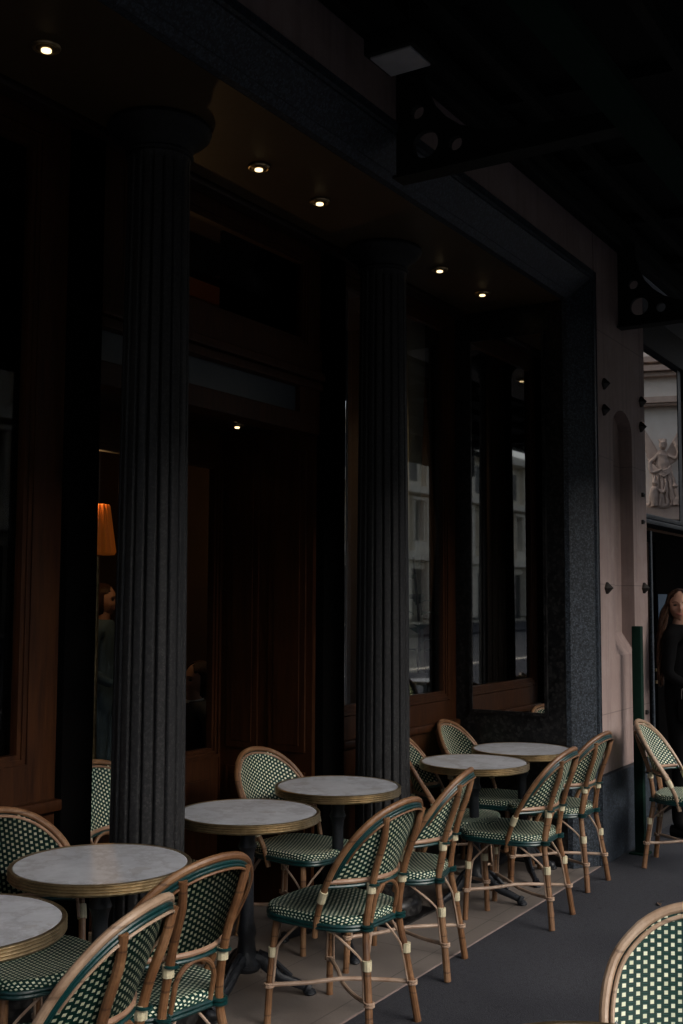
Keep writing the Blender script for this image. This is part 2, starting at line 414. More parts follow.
# profile across the band (s = distance inwards 0..0.205 ; y)
prof = [(0, 2.295), (.0, 2.30), (.035, 2.30), (.04, 2.315), (.05, 2.315), (.165, 2.40), (.17, 2.395), (.20, 2.42), (.205, 2.45)]
def bandpt(s, y, k):
    return {0: (-4, y, 3.727 - s), 1: (6.733 - s, y, 3.727 - s), 2: (6.733 - s, y, .003)}[k]
rows = [[bm.verts.new(bandpt(s, y, k)) for s, y in prof] for k in range(3)]
for a, b in zip(rows, rows[1:]):
    for i in range(len(prof) - 1): bm.faces.new((a[i], a[i + 1], b[i + 1], b[i]))
o_band = part('granite_surround', bm, 'granite_blue', smooth=False)
bm = B(); box(bm, 6.528, 6.735, 2.452, 3.3, .003, 3.52); part('reveal_wall', bm, 'granite_black', smooth=False)
# soffit and raised ceiling behind
bm = B(); box(bm, -4, 6.735, 2.452, 3.10, 3.522, 3.72); part('soffit', bm, 'soffit_paint', smooth=False)
bm = B(); box(bm, -4, 6.735, 3.10, 8.2, 3.76, 3.9); part('terrace_ceiling', bm, 'wood_dark', smooth=False)
bm = B()
for (y0, y1, z0, z1) in ((3.102, 3.15, 3.60, 3.755), (3.12, 3.195, 3.50, 3.60)): box(bm, -4, 6.52, y0, y1, z0, z1, .01)
part('cornice', bm, 'wood_dark')

YW = 3.2
def frame(bm, x0, x1, z0, z1, y, wd=.055, d=.05, steps=3):
    """stepped moulding lying inside the rectangle, sinking towards the glass"""
    for k in range(steps):
        o = wd * k / steps; o2 = wd * (k + 1) / steps; yy = y + d * k / steps
        box(bm, x0 + o, x0 + o2, yy, y + d + .03, z0 + o, z1 - o); box(bm, x1 - o2, x1 - o, yy, y + d + .03, z0 + o, z1 - o)
        box(bm, x0 + o2, x1 - o2, yy, y + d + .03, z0 + o, z0 + o2); box(bm, x0 + o2, x1 - o2, yy, y + d + .03, z1 - o2, z1 - o)
def window(x0, x1, z0, z1, y, wd=.055, mat='wood_brown', gl='glass', name='window'):
    bm = B(); frame(bm, x0 - wd, x1 + wd, z0 - wd, z1 + wd, y, wd, .022)
    o = part(name, bm, mat, smooth=False)
    bm = B(); box(bm, x0 - .004, x1 + .004, y + .030, y + .038, z0 - .004, z1 + .004); g = obj('glass_pane', bm, M[gl], o, smooth=False)
    return o
# wooden wall round the windows
bm = B(); box(bm, 2.925, 3.05, YW, YW + .09, .30, 3.75); box(bm, .56, 2.925, YW, YW + .09, 3.43, 3.75); box(bm, .56, 2.925, YW, YW + .09, .30, .985)
box(bm, -4, .56, YW, YW + .09, .3, 3.75)
part('wood_wall', bm, 'wood_brown', smooth=False)
window(.62, 2.87, 1.04, 3.37, YW)
bm = B(); box(bm, -4, 3.06, YW - .035, YW + .01, .815, .86, .012); box(bm, -4, 3.06, YW - .025, YW + .01, .28, .33, .01); part('sill_moulding', bm, 'wood_brown')
bm = B(); box(bm, -4, 3.055, YW - .02, YW + .09, .002, .28, .005); part('granite_base', bm, 'granite_black')
# piers flanking the entrance
bm = B(); box(bm, 3.055, 3.22, YW - .03, 3.9, .002, 3.75, .006); part('entrance_pier', bm, 'paint_black')
bm = B(); box(bm, 4.892, 5.10, YW - .03, 3.9, .002, 3.75, .006); part('entrance_pier', bm, 'paint_black')
# transom over the entrance
bm = B(); box(bm, 3.222, 4.89, YW, YW + .12, 2.50, 2.60, .006)
box(bm, 3.222, 4.89, YW - .02, YW + .12, 2.735, 2.78, .008); box(bm, 3.222, 4.89, YW - .035, YW + .12, 2.785, 2.83, .008); box(bm, 3.222, 4.89, YW - .01, YW + .12, 2.835, 2.955)
box(bm, 4.70, 4.89, YW + .002, YW + .12, 2.60, 2.735); box(bm, 3.222, 3.25, YW + .002, YW + .12, 2.60, 2.735)
box(bm, 3.222, 3.365, YW + .002, YW + .09, 2.955, 3.75); box(bm, 4.785, 4.89, YW + .002, YW + .09, 2.955, 3.75); box(bm, 3.365, 4.785, YW + .002, YW + .09, 3.45, 3.75)
part('transom_beam', bm, 'wood_brown', smooth=False)
bm = B(); box(bm, 3.25, 4.70, YW + .03, YW + .05, 2.60, 2.735); part('transom_panel', bm, 'panel_frosted', smooth=False)
window(3.41, 4.74, 3.0, 3.405, YW, .045, name='transom_window')
# vestibule: ceiling, panelled right cheek, back doors
bm = B(); box(bm, 3.222, 4.89, YW + .121, 3.87, 2.55, 2.60); part('vestibule_ceiling', bm, 'wood_dark', smooth=False)
bm = B(); box(bm, 4.86, 4.89, YW + .02, 3.87, .002, 2.55)
for (a, b) in ((3.26, 3.50), (3.57, 3.78)):
    for (z0, z1) in ((.25, .72), (.82, 2.42)):
        for k, (w_, d_) in enumerate(((0, .012), (.018, .006), (.036, .016))):
            box(bm, 4.86 - d_, 4.862, a + w_, b - w_, z0 + w_, z1 - w_, .003) if k != 1 else None
part('door_cheek', bm, 'wood_brown', smooth=False)
for (x0, x1) in ((3.31, 4.17), (4.29, 4.80)):
    bm = B(); frame(bm, x0 - .05, x1 + .05, .76, 2.40, 3.82, .05, .03)
    box(bm, x0 - .05, x1 + .05, 3.83, 3.88, .05, .76); box(bm, x0 + .04, x1 - .04, 3.815, 3.83, .17, .65, .004)
    d_ = part('door', bm, 'wood_brown', smooth=False)
    bm = B(); box(bm, x0 - .002, x1 + .002, 3.862, 3.868, .808, 2.352); obj('glass_pane', bm, M['glass'], d_, smooth=False)
    if x0 < 4:
        bm = B(); tube(bm, [(4.195, 3.815, 1.0), (4.195, 3.76, 1.02), (4.195, 3.76, 1.30), (4.195, 3.815, 1.32)], .009); obj('handle', bm, M['brass'], d_)
bm = B(); box(bm, 4.851, 4.859, 3.825, 3.88, .05, 2.402); box(bm, 3.222, 4.859, 3.835, 3.88, 2.402, 2.55); box(bm, 3.222, 3.258, 3.835, 3.88, .05, 2.402); box(bm, 4.222, 4.238, 3.84, 3.87, .05, 2.402)
part('door_frame', bm, 'wood_brown', smooth=False)
# right hand window behind the second column
bm = B(); box(bm, 6.43, 6.526, YW, YW + .09, .30, 3.75); box(bm, 5.10, 5.115, YW, YW + .09, .30, 3.75); box(bm, 5.115, 6.43, YW, YW + .09, 3.45, 3.75); box(bm, 5.115, 6.43, YW, YW + .09, .30, .985)
part('wood_wall', bm, 'wood_brown', smooth=False)
window(5.17, 6.375, 1.045, 3.39, YW, gl='glass_bright')
bm = B(); box(bm, 5.103, 6.524, YW - .035, YW + .01, .815, .86, .012); part('sill_moulding', bm, 'wood_brown')
bm = B(); box(bm, 5.103, 6.524, YW - .02, YW + .09, .002, .30, .005); part('granite_base', bm, 'granite_black')
# doorway bay to the right of the pier
bm = B(); box(bm, 7.79, 30.0, 2.36, 2.75, 3.52, 3.78, .012); box(bm, 7.79, 30, 2.40, 2.7, 3.785, 9.0); part('door_lintel', bm, 'granite_dark')
bm = B(); box(bm, 7.792, 8.0, 2.40, 2.7, .002, 3.52)
part('door_jamb', bm, 'paint_black', smooth=False)
bm = B(); box(bm, 8.0, 12, 2.39, 2.55, 2.20, 2.235, .008); box(bm, 8.0, 12, 2.396, 2.55, 2.24, 2.275, .006); box(bm, 9.02, 9.11, 2.398, 2.55, 2.275, 3.52); part('door_rail', bm, 'granite_blue')
bm = B(); box(bm, 8.0, 9.02, 2.402, 2.410, 2.275, 3.52); part('transom_glass', bm, 'glass_coated', smooth=False)
bm = B(); box(bm, 8.0, 8.08, 2.46, 2.50, .002, 2.16); box(bm, 8.52, 8.62, 2.46, 2.50, .002, 2.16); box(bm, 8.08, 8.52, 2.46, 2.50, .002, .35); box(bm, 8.08, 8.52, 2.46, 2.5, 2.08, 2.16)
box(bm, 8.62, 12, 2.46, 2.50, .002, 2.16); box(bm, 12, 30, 2.46, 2.50, .002, 3.52)
dd = part('side_door', bm, 'paint_black', smooth=False)
for z in (1.00, 1.09):
    bm = B(); box(bm, 8.42, 8.56, 2.44, 2.46, z, z + .022, .003); tube(bm, [(8.44, 2.43, z + .01), (8.54, 2.43, z + .01)], .006); obj('handle', bm, M['brass'], dd)
bm = B(); box(bm, 8.53, 8.78, 2.448, 2.452, 1.47, 1.68); obj('poster_reflection', bm, M['blue_reflection'], dd, smooth=False)  # flat blue panel put in for a poster's reflection on the door
bm = B(); box(bm, 8.33, 8.37, 2.44, 2.459, .05, 2.16, .003); obj('edge_strip', bm, M['granite_blue'], dd)

# the room behind
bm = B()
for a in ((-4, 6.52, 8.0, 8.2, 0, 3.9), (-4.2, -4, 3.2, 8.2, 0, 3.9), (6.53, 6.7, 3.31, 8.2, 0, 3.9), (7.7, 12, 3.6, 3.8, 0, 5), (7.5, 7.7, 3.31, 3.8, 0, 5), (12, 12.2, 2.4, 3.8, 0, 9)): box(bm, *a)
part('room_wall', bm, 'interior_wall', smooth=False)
bm = B()
for y in (4.2, 5.2, 6.2, 7.2): box(bm, -4, 6.5, y, y + .25, 3.55, 3.758)
for x in (-2, 0, 2, 3.6, 5.2): box(bm, x, x + .2, 3.4, 8, 3.6, 3.757)
part('ceiling_beams', bm, 'wood_brown', smooth=False)

# iron bolts on the stone pier
def diamond(x, z, s, sq=False):
    bm = B(); y = 2.31
    b4 = [(x - s, y, z), (x, y, z - s * 1.25), (x + s, y, z), (x, y, z + s * 1.25)] if not sq else [(x - s, y, z - s), (x + s, y, z - s), (x + s, y, z + s), (x - s, y, z + s)]
    bot = [bm.verts.new(p) for p in b4]; mid_ = [bm.verts.new((p[0], y - .015, p[2])) for p in b4]; top = bm.verts.new((x, y - .05 if not sq else y - .025, z))
    for i in range(4):
        j = (i + 1) % 4; bm.faces.new((bot[i], bot[j], mid_[j], mid_[i])); bm.faces.new((mid_[i], mid_[j], top))
    bm.faces.new(bot[::-1]); return bm
BOLTS = [(6.887, 3.03, 0, 'upper left diamond iron bolt on the stone pier'), (6.88, 2.858, 0, 'diamond iron bolt just below the upper left one on the stone pier'), (7.687, 3.037, 0, 'upper right diamond iron bolt on the stone pier'), (7.676, 2.856, 0, 'diamond iron bolt just below the upper right one on the stone pier'),
         (6.886, 1.706, 0, 'lone diamond iron bolt at head height left of the niche'), (7.68, 1.716, 0, 'lone diamond iron bolt at head height right of the niche above the green post'), (7.695, 2.373, 1, 'small square iron stud at the pier edge, upper of a pair'), (7.684, 2.18, 1, 'small square iron stud at the pier edge, lower of a pair'), (7.698, .854, 1, 'small square iron stud low on the pier beside the green post')]
for x, z, sq, lab in BOLTS:
    o = obj('wall_bolt', diamond(x, z,   .015 if sq else .030, sq), M['bolt_iron'], smooth=False); tag(o, lab, 'bolt', 'iron bolts on the stone pier')

# ------------------------------------------------------------------ columns
def column(x, y, lab):
    c = tag(empty('fluted_column', (x, y, 0)), lab, 'column', 'fluted columns of the cafe front')
    bm = B(); lathe(bm, [(.19, .012), (.205, .03), (.205, .07), (.19, .10), (.165, .115), (.165, .135), (.175, .15), (.175, .18), (.155, .20), (.15, .215)], 48, x, y)
    box(bm, x - .21, x + .21, y - .21, y + .21, .002, .012)
    obj('base', bm, M['granite_black'], c)
    NF = 18
    def lob(a, z):
        if z < .24 or z > 3.375: return 1
        ph = (a * NF / (2 * PI)) % 1; d = abs(ph - .5)
        return 1 - .11 * math.exp(-(abs(ph - .5) / .10) ** 2) - .012 * (1 - abs(ph - .5) * 2) * 0 - .02 * (2 * d) ** 0 * (1 - math.cos(2 * PI * (ph - .5))) * 0
    prof = [(.150, .216), (.147, .235), (.1445, .26)] + [(.1445 - .020 * (k / 14) ** 1.4, .26 + (3.35 - .26) * k / 14) for k in range(1, 15)] + [(.126, 3.378), (.128, 3.385)]
    bm = B(); lathe(bm, prof, NF * 14, x, y, lob); obj('shaft', bm, M['column_stone'], c, sharp=50)
    bm = B(); lathe(bm, [(.126, 3.386), (.135, 3.392), (.138, 3.402), (.130, 3.41), (.135, 3.425), (.155, 3.45), (.185, 3.47), (.205, 3.49), (.21, 3.505), (.205, 3.521)], 48, x, y)
    obj('capital', bm, M['granite_dark'], c)
    return c
column(3.265, 2.92, 'nearer fluted black stone column, between the front tables and the entrance')
column(5.08, 2.92, 'farther fluted black stone column, standing right of the entrance')

# mirror on the reveal
mr = tag(empty('wall_mirror', (6.525, 2.80, .91)), 'tall narrow mirror on the granite reveal beside the last window', 'mirror')
bm = B(); box(bm, 6.512, 6.527, 2.585, 3.075, .93, 3.32); obj('mirror_glass', bm, M['mirror'], mr, smooth=False)
bm = B()
for a in ((2.565, 2.584, .91, 3.34), (3.076, 3.095, .91, 3.34), (2.584, 3.076, .91, .929), (2.584, 3.076, 3.321, 3.34)): box(bm, 6.503, 6.526, a[0], a[1], a[2], a[3])
obj('mirror_frame', bm, M['granite_black'], mr, smooth=False)

# ------------------------------------------------------------------ downlights
def downlight(x, y, z, lab, r=.042, power=.25):
    d = tag(empty('downlight', (x, y, z)), lab, 'ceiling light', 'recessed spotlights in the soffit')
    bm = B(); tr = [(x + r * math.cos(a), y + r * math.sin(a), z - .003) for a in [2 * PI * k / 24 for k in range(24)]]
    tube(bm, tr, .008, 8, closed=True); obj('trim_ring', bm, M['brass'], d)
    bm = B(); lathe(bm, [(r * .62, z - .012), (r * .8, z - .008), (r * .98, z - .002)], 24, x, y); obj('reflector', bm, M['brass_dark'], d)
    bm = B(); lathe(bm, [(.008, z - .020), (r * .42, z - .018), (r * .42, z - .012)], 20, x, y); obj('bulb', bm, M['lamp_glow'], d)
    ld = bpy.data.lights.new('spotlight', 'SPOT'); ld.energy = power; ld.color = (1, .72, .42); ld.spot_size = R(100); ld.spot_blend = .8; ld.shadow_soft_size = .03
    lo = bpy.data.objects.new('spotlight', ld); C.objects.link(lo); lo.parent = d; lo.location = (0, 0, -.03)
DL = [(2.555, 'recessed spotlight nearest the camera, left of the nearer column'), (3.79, 'first recessed spotlight right of the nearer column'), (4.28, 'second recessed spotlight right of the nearer column, above the entrance'), (5.54, 'first recessed spotlight beyond the farther column'), (6.12, 'last recessed spotlight, near the granite corner')]
for x, lab in DL: downlight(x, 2.81, 3.520, lab)
downlight(5.9, 3.95, 3.549, 'added fill spotlight inside the room, brightening the curtain of the last window', .04, 12)  # added fill light, shines through the curtain from inside
downlight(1.9, 3.95, 3.549, 'added fill spotlight inside the room, brightening the large left window', .04, 6)  # added fill light for the dark room behind the left window
downlight(4.62, 3.55, 2.549, 'small dim spotlight in the low ceiling of the entrance recess', .03, .15)

# ------------------------------------------------------------------ glazed iron canopy
can = tag(empty('iron_canopy', (4, 2.31, 4.0)), 'dark iron canopy with pierced brackets over the terrace', 'canopy')
def bracket(X, yw=2.312):
    bm = B(); T = .03
    # gusset outline in (y,z), with a concave upper arc; built around three round holes
    arc = [(2.10 - .0, 4.03)] + [(2.07 + .11 * 0, 4.03)]
    pts = [(2.31, 3.478), (2.31, 4.04), (2.19, 4.04)]
    pts += [(2.186, 3.94), (2.165, 3.86), (2.128, 3.78), (2.07, 3.71), (2.0, 3.655), (1.90, 3.612), (1.78, 3.588), (1.60, 3.573), (1.28, 3.553)]
    pts += [(1.28, 3.478)]
    holes = [(2.165, 3.605, .062, 20), (2.204, 3.759, .032, 14), (2.02, 3.577, .032, 14)]
    sides = []
    for d in (X - T / 2, X + T / 2):
        ev = []
        def loop(P):
            vv = [bm.verts.new((d, a, b)) for a, b in P]
            for i in range(len(vv)): ev.append(bm.edges.new((vv[i], vv[(i + 1) % len(vv)])))
            return vv
        L = [loop(pts)] + [loop([(cy0 + r * math.cos(2 * PI * k / n), cz + r * math.sin(2 * PI * k / n)) for k in range(n)]) for cy0, cz, r, n in holes]
        bmesh.ops.triangle_fill(bm, edges=ev, use_beauty=True); sides.append(L)
    for A_, B_ in zip(*sides):
        n = len(A_)
        for i in range(n): bm.faces.new((A_[i], A_[(i + 1) % n], B_[(i + 1) % n], B_[i]))
    box(bm, X - .05, X + .05, 1.28, 2.31, 3.468, 3.480)           # bottom flange
    return bm
for X in (4.149, 7.24, 1.06):
    b_ = obj('bracket', bracket(X), M['iron_canopy'], can, smooth=False)
bm = B(); box(bm, -3, 10.6, 1.20, 1.275, 3.468, 3.56, .006); box(bm, -3, 10.6, 1.17, 1.30, 3.456, 3.466); obj('beam', bm, M['green_iron'], can)
bm = B(); box(bm, -3, 10.6, 2.18, 2.31, 4.045, 4.12); box(bm, -3, 10.6, 2.24, 2.31, 3.99, 4.045, .006); obj('wall_plate', bm, M['iron_canopy'], can)
YE = -1.0
zr = lambda y: 4.13 - .045 * (2.31 - y)
for k in range(9):
    y = 1.95 - k * .36
    bm = B(); box(bm, -3, 10.6, y, y + .05, zr(y) - .07, zr(y)); obj('purlin', bm, M['iron_canopy'], can, smooth=False)
for X in [-2.2 + 1.03 * k for k in range(13)]:
    bm = B(); prism(bm, [(2.3, zr(2.3) + .002), (YE, zr(YE) + .002), (YE, zr(YE) + .06), (2.3, zr(2.3) + .06)], fYZ, X, X + .05); obj('rafter', bm, M['iron_canopy'], can, smooth=False)
bm = B(); prism(bm, [(2.3, zr(2.3) + .062), (YE - .05, zr(YE) + .06), (YE - .05, zr(YE) + .08), (2.3, zr(2.3) + .085)], fYZ, -3, 10.6); obj('roof_panel', bm, M['iron_canopy'], can, smooth=False)
bm = B(); box(bm, -3, 10.6, YE - .1, YE - .05, 3.62, 4.04, .008); obj('valance', bm, M['iron_canopy'], can)
for X in (4.8, 7.9):
    bm = B(); tube(bm, [(X, 1.24, 3.56), (X, .1, zr(.1) - .07)], .008); obj('tie_rod', bm, M['silver'], can)
    bm = B(); tube(bm, [(X - .03, 1.24, 3.54), (X, 1.24, 3.60), (X + .03, 1.24, 3.54)], .012); obj('clevis', bm, M['iron_canopy'], can)
# radiant heater slung by the bracket
ht = tag(empty('patio_heater', (3.685, 2.04, 3.75)), 'dark box heater with a pale grey face under the canopy, beside the first bracket', 'heater')
bm = B(); box(bm, 3.58, 3.79, 1.93, 2.15, 3.757, 3.85, .01); obj('casing', bm, M['iron_canopy'], ht)
bm = B(); box(bm, 3.60, 3.77, 1.95, 2.13, 3.746, 3.756, .003); obj('face_plate', bm, M['panel_grey'], ht)
for x in (3.62, 3.75):
    bm = B(); tube(bm, [(x, 2.04, 3.85), (x, 2.04, 4.12)], .008); obj('hanger', bm, M['iron_canopy'], ht)

# green post at the pier
gp = tag(empty('green_post', (7.17, 2.2, 0)), 'slim dark green metal post standing before the stone pier', 'post')
bm = B(); box(bm, 7.14, 7.20, 2.17, 2.23, .012, 1.46, .006); obj('upright', bm, M['green_iron'], gp)
bm = B(); box(bm, 7.11, 7.23, 2.145, 2.262, .001, .012, .003); obj('foot_plate', bm, M['green_iron'], gp)

# ------------------------------------------------------------------ rattan chair
HP = [(.200, .225, .365), (.210, .205, .45), (.232, .155, .56), (.241, .095, .66), (.220, .035, .75), (.162, -.015, .818), (.090, -.050, .855), (0, -.065, .868)]
hoopP = [(-x, y, z) for x, y, z in HP] + [p for p in HP[::-1][1:]]
hoop = catmull(hoopP, 6)
half = [p for p in catmull(HP, 8)]
def hoop_at(z):
    for a, b in zip(half, half[1:]):
        if a.z <= z <= b.z and b.z > a.z:
            t = (z - a.z) / (b.z - a.z); q = a.lerp(b, t); return abs(q.x), q.y
    return (abs(half[-1].x), half[-1].y) if z > .8 else (half[0].x, half[0].y)
ZR, ZT = .585, .868
def panel_pt(fx, z, inset=.022):
    w_, yh = hoop_at(z); w_ = max(w_ - inset, 0.0)
    yc = .030 - .098 * (z - ZR) / (ZT - ZR)
    return Vector((fx * w_, yc + (yh - yc) * fx * fx * .96, z))
def make_chair():
    root = empty('rattan_chair')
    Lo = dict(local=True)
    bm = B(); tube(bm, hoop, .0122, 10, nodes=.03); obj('back_frame', bm, M['rattan'], root, **Lo)
    # green binding behind the frame and thin cane in front
    core = Vector((0, .03, .64))
    def inner(off, back, zlim):
        out = []
        for p in hoop:
            if p.z < zlim: continue
            d = Vector((p.x, 0, (p.z - .62) * 1.0)); d.normalize()
            out.append(p - d * off + Vector((0, back, 0)))
        return out
    bm = B(); tube(bm, inner(.0155, -.008, .555), .006, 8); tube(bm, inner(.025, -.013, .555), .005, 8); obj('green_piping', bm, M['binding_green'], root, **Lo)
    bm = B(); tube(bm, inner(.020, .007, .50), .0055, 8, nodes=.05); obj('inner_cane', bm, M['rattan_pale'], root, **Lo)
    bm = B(); tube(bm, inner(.033, -.019, .66), .0042, 8, nodes=.05); obj('inner_cane', bm, M['rattan'], root, **Lo)
    # woven back
    bm = B(); uvl = bm.loops.layers.uv.new('UVMap'); NX, NZ = 20, 22
    g = []
    for j in range(NZ + 1):
        z = ZR + (ZT - .022 - ZR) * j / NZ
        g.append([(panel_pt(-1 + 2 * i / NX, z)) for i in range(NX + 1)])
    V = [[bm.verts.new(p) for p in row] for row in g]
    for j in range(NZ):
        for i in range(NX):
            f = bm.faces.new((V[j][i], V[j][i + 1], V[j + 1][i + 1], V[j + 1][i]))
            for lp, (jj, ii) in zip(f.loops, ((j, i), (j, i + 1), (j + 1, i + 1), (j + 1, i))): 
                p = g[jj][ii]; lp[uvl].uv = (p.x * 1.06, p.z + .2 * 0)
    ret = bmesh.ops.solidify(bm, geom=bm.faces[:], thickness=.005)
    obj('woven_back', bm, M['weave'], root, **Lo)
    # lower rail of the back
    rail = [panel_pt(-1.04 + 2.08 * i / 16, ZR - .004, .012) for i in range(17)]
    bm = B(); tube(bm, rail, .0095, 8, nodes=.02); obj('back_rail', bm, M['rattan_pale'], root, **Lo)
    bm = B(); rb = [p + Vector((0, -.004, -.017)) for p in rail]; tube(bm, rb, .0065, 8)
    for s in (-1, 1):
        tube(bm, [(s * .105 + .018 * math.cos(a), .024 + .019 * math.sin(a), ZR - .018) for a in [2 * PI * k / 12 for k in range(12)]], .005, 6, closed=True)
    obj('rail_binding', bm, M['binding_green'], root, **Lo)
    # seat: woven pad with rounded edge
    def outline(a, s=1.0, grow=0):
        cx_, cy0 = 0, .275
        n = 4.2; c, s_ = math.cos(a), math.sin(a)
        rx = .205 if s_ > 0 else .205 - .035 * min(1, -s_); ry = .215
        x = math.copysign(abs(c) ** (2 / n), c) * (rx + grow) * s; y = math.copysign(abs(s_) ** (2 / n), s_) * (ry + grow) * s
        return x, cy0 + y
    NA = 40; bm = B(); uvl = bm.loops.layers.uv.new('UVMap'); rings = []
    prof = [(.0, .0, .440), (.25, 0, .441), (.5, 0, .443), (.75, 0, .447), (.92, 0, .449), (1, -.006, .449), (1, .004, .445), (1, .008, .438), (1, .008, .430), (1, .004, .415)]
    ext = [0, 0, 0, 0, 0, 0, .009, .019, .033, .050]
    for (s, gr, z), e in zip(prof, ext):
        ring = []
        for k in range(NA):
            a = 2 * PI * k / NA
            if s == 0: x, y = 0, .275
            else: x, y = outline(a, s, gr)
            ux, uy = outline(a, s, e) if s else (0, .275)
            ring.append((bm.verts.new((x, y, z)), (ux, uy)))
        rings.append(ring)
    for A_, B_ in zip(rings, rings[1:]):
        for k in range(NA):
            q = (A_[k], A_[(k + 1) % NA], B_[(k + 1) % NA], B_[k])
            f = bm.faces.new([v for v, _ in q])
            for lp, (_, uv) in zip(f.loops, q): lp[uvl].uv = uv
    bm.faces.new([v for v, _ in rings[-1]])
    bmesh.ops.remove_doubles(bm, verts=bm.verts, dist=1e-5)
    seat = obj('seat', bm, M['weave'], root, **Lo)
    bm = B()
    tube(bm, [(*outline(2 * PI * k / NA, 1, .008), .415) for k in range(NA)], .0075, 8, closed=True)
    tube(bm, [(*outline(2 * PI * k / NA, 1, .007), .402) for k in range(NA)], .0075, 8, closed=True)
    for s in (-1, 1):
        for z in (.402, .415):
            tube(bm, [(s * .112 + .022 * math.cos(a), .050 + .021 * math.sin(a), z) for a in [2 * PI * k / 12 for k in range(12)]], .006, 6, closed=True)
    obj('seat_binding', bm, M['binding_green'], root, **Lo)
    # arch between the back posts
    ar = [(-.078, .056, .415)] + [(-.078 * math.cos(PI * k / 10), .040 - .01 * math.sin(PI * k / 10), .485 + .075 * math.sin(PI * k / 10)) for k in range(11)] + [(.078, .056, .415)]
    bm = B(); tube(bm, catmull(ar, 2), .0085, 8); obj('back_arch', bm, M['rattan'], root, **Lo)
    # legs
    for s in (-1, 1):
        P = catmull([(s * .168, 0, .001), (s * .152, .014, .12), (s * .134, .034, .27), (s * .113, .052, .42), (s * .107, .020, .60), (s * .115, -.028, .74), (s * .128, -.046, .822)], 6)
        rr = [.0135 + .0015 * min(1, max(0, (.45 - p.z) / .45)) for p in P]
        bm = B(); tube(bm, P, rr, 10, nodes=.05 + .04 * s); lg = obj('leg', bm, M['rattan'], root, **Lo)
        for z0, q in ((.262, (s * .1358, .0325)), (.535, (s * .1075, .0335))):
            bm = B(); tube(bm, [(q[0], q[1], z0 + .0045 * k) for k in range(9)], .0178, 10)
            obj('binding', bm, M['binding_cream'], lg, **Lo)
        P = catmull([(s * .205, .445, .001), (s * .198, .440, .14), (s * .190, .432, .27), (s * .180, .42, .405)], 6)
        bm = B(); tube(bm, P, .0138, 10, nodes=.08); lg = obj('leg', bm, M['rattan'], root, **Lo)
        bm = B(); tube(bm, [(s * .190, .432, .255 + .0045 * k) for k in range(9)], .0175, 10); obj('binding', bm, M['binding_cream'], lg, **Lo)
        bm = B(); tube(bm, [half[i] * 1.0 if s > 0 else Vector((-half[i].x, half[i].y, half[i].z)) for i in (12, 13, 14, 15)], .0165, 10); obj('frame_binding', bm, M['binding_cream'], root, **Lo)
    # braces: thin canes up each leg that bend out to the seat edge
    for s in (-1, 1):
        for (fx, fy, tx, ty, side, fr) in ((s * .150, .016, s * .136, .034, (s * .190, .17), (s * .035, .075)), (s * .198, .44, s * .190, .430, (s * .198, .30), (s * .06, .47))):
            bm = B()
            for t_ in (side, fr):
                dirv = Vector((t_[0] - tx, t_[1] - ty, 0)).normalized() * .017
                P = catmull([(fx + dirv.x, fy + dirv.y, .15), (tx + dirv.x, ty + dirv.y, .27), (tx + dirv.x * 2.2, ty + dirv.y * 2.2, .315), (t_[0], t_[1], .402)], 5)
                tube(bm, P, .0048, 6)
            obj('brace', bm, M['cane_thin'], root, **Lo)
    # stretchers crossing under the seat
    bm = B()
    tube(bm, catmull([(-.200, .44, .150), (-.10, .33, .152), (0, .235, .158), (.10, .11, .152), (.152, .012, .150)], 5), .0085, 8, nodes=.06)
    tube(bm, catmull([(.200, .44, .150), (.10, .33, .146), (0, .235, .141), (-.10, .11, .146), (-.152, .012, .150)], 5), .0085, 8, nodes=.02)
    for (x, y) in ((-.199, .441), (.199, .441), (-.150, .014), (.150, .014)):
        for dz in (-.006, .004): tube(bm, [(x + .017 * math.cos(a), y + .017 * math.sin(a), .150 + dz) for a in [2 * PI * k / 10 for k in range(10)]], .005, 6, closed=True)
    obj('stretcher', bm, M['cane_thin'], root, **Lo)
    return root
CH = [  # x, y, rotation, label, material tweak
    (3.715, 2.083, -3, 'green and cream woven rattan chair seen from behind, front centre, straddling the pavement joint'),
    (5.44, 2.076, 3, 'third woven rattan chair along the pavement joint, pulled up to the fourth table'),
    (4.50, 2.21, 13, 'narrow-looking woven rattan chair seen nearly edge on, between the centre chair and the fourth table'),
    (6.226, 2.16, -1, 'farthest woven rattan chair of the pavement row, beside the granite plinth'),
    (2.604, 2.10, -8, 'woven rattan chair seen from behind, turned against the second table by the nearer column'),
    (2.124, 1.94, 13, 'weathered rattan chair cropped at the bottom left corner, back to the camera'),
    (6.965, 2.08, 184, 'lone rattan chair turned to the street in front of the green post and the woman'),
    (2.70, 3.09, 165, 'rattan chair facing the street at the far left, behind the two nearest tables'),
    (4.534, 3.30, 174, 'rattan chair facing out before the entrance, behind the second and third tables'),
    (3.754, 3.64, 180, 'rattan chair standing inside the entrance recess, half hidden by the nearer column'),
    (5.46, 2.97, 200, 'rattan chair mostly hidden behind the farther column'),
    (6.24, 3.09, 184, 'rattan chair facing the street under the last window, behind the two farthest tables'),
    (2.784, .69, 103, 'large pale-framed rattan chair cropped at the bottom right corner, front to the camera'),
]
proto = make_chair()
for i, (x, y, rz, lab) in enumerate(CH):
    o = proto if i == 0 else copy_tree(proto)
    o.location = (x, y, .002 if y > 2.5 else .001); o.rotation_euler = (0, 0, R(rz))
    tag(o, lab, 'chair', 'woven rattan bistro chairs')
    if 'cropped' in lab or 'lone' in lab:
        for c_ in o.children:
            if c_.name.startswith(('back_frame', 'inner_cane')):
                c_.material_slots[0].link = 'OBJECT'; c_.material_slots[0].material = M['rattan_worn']

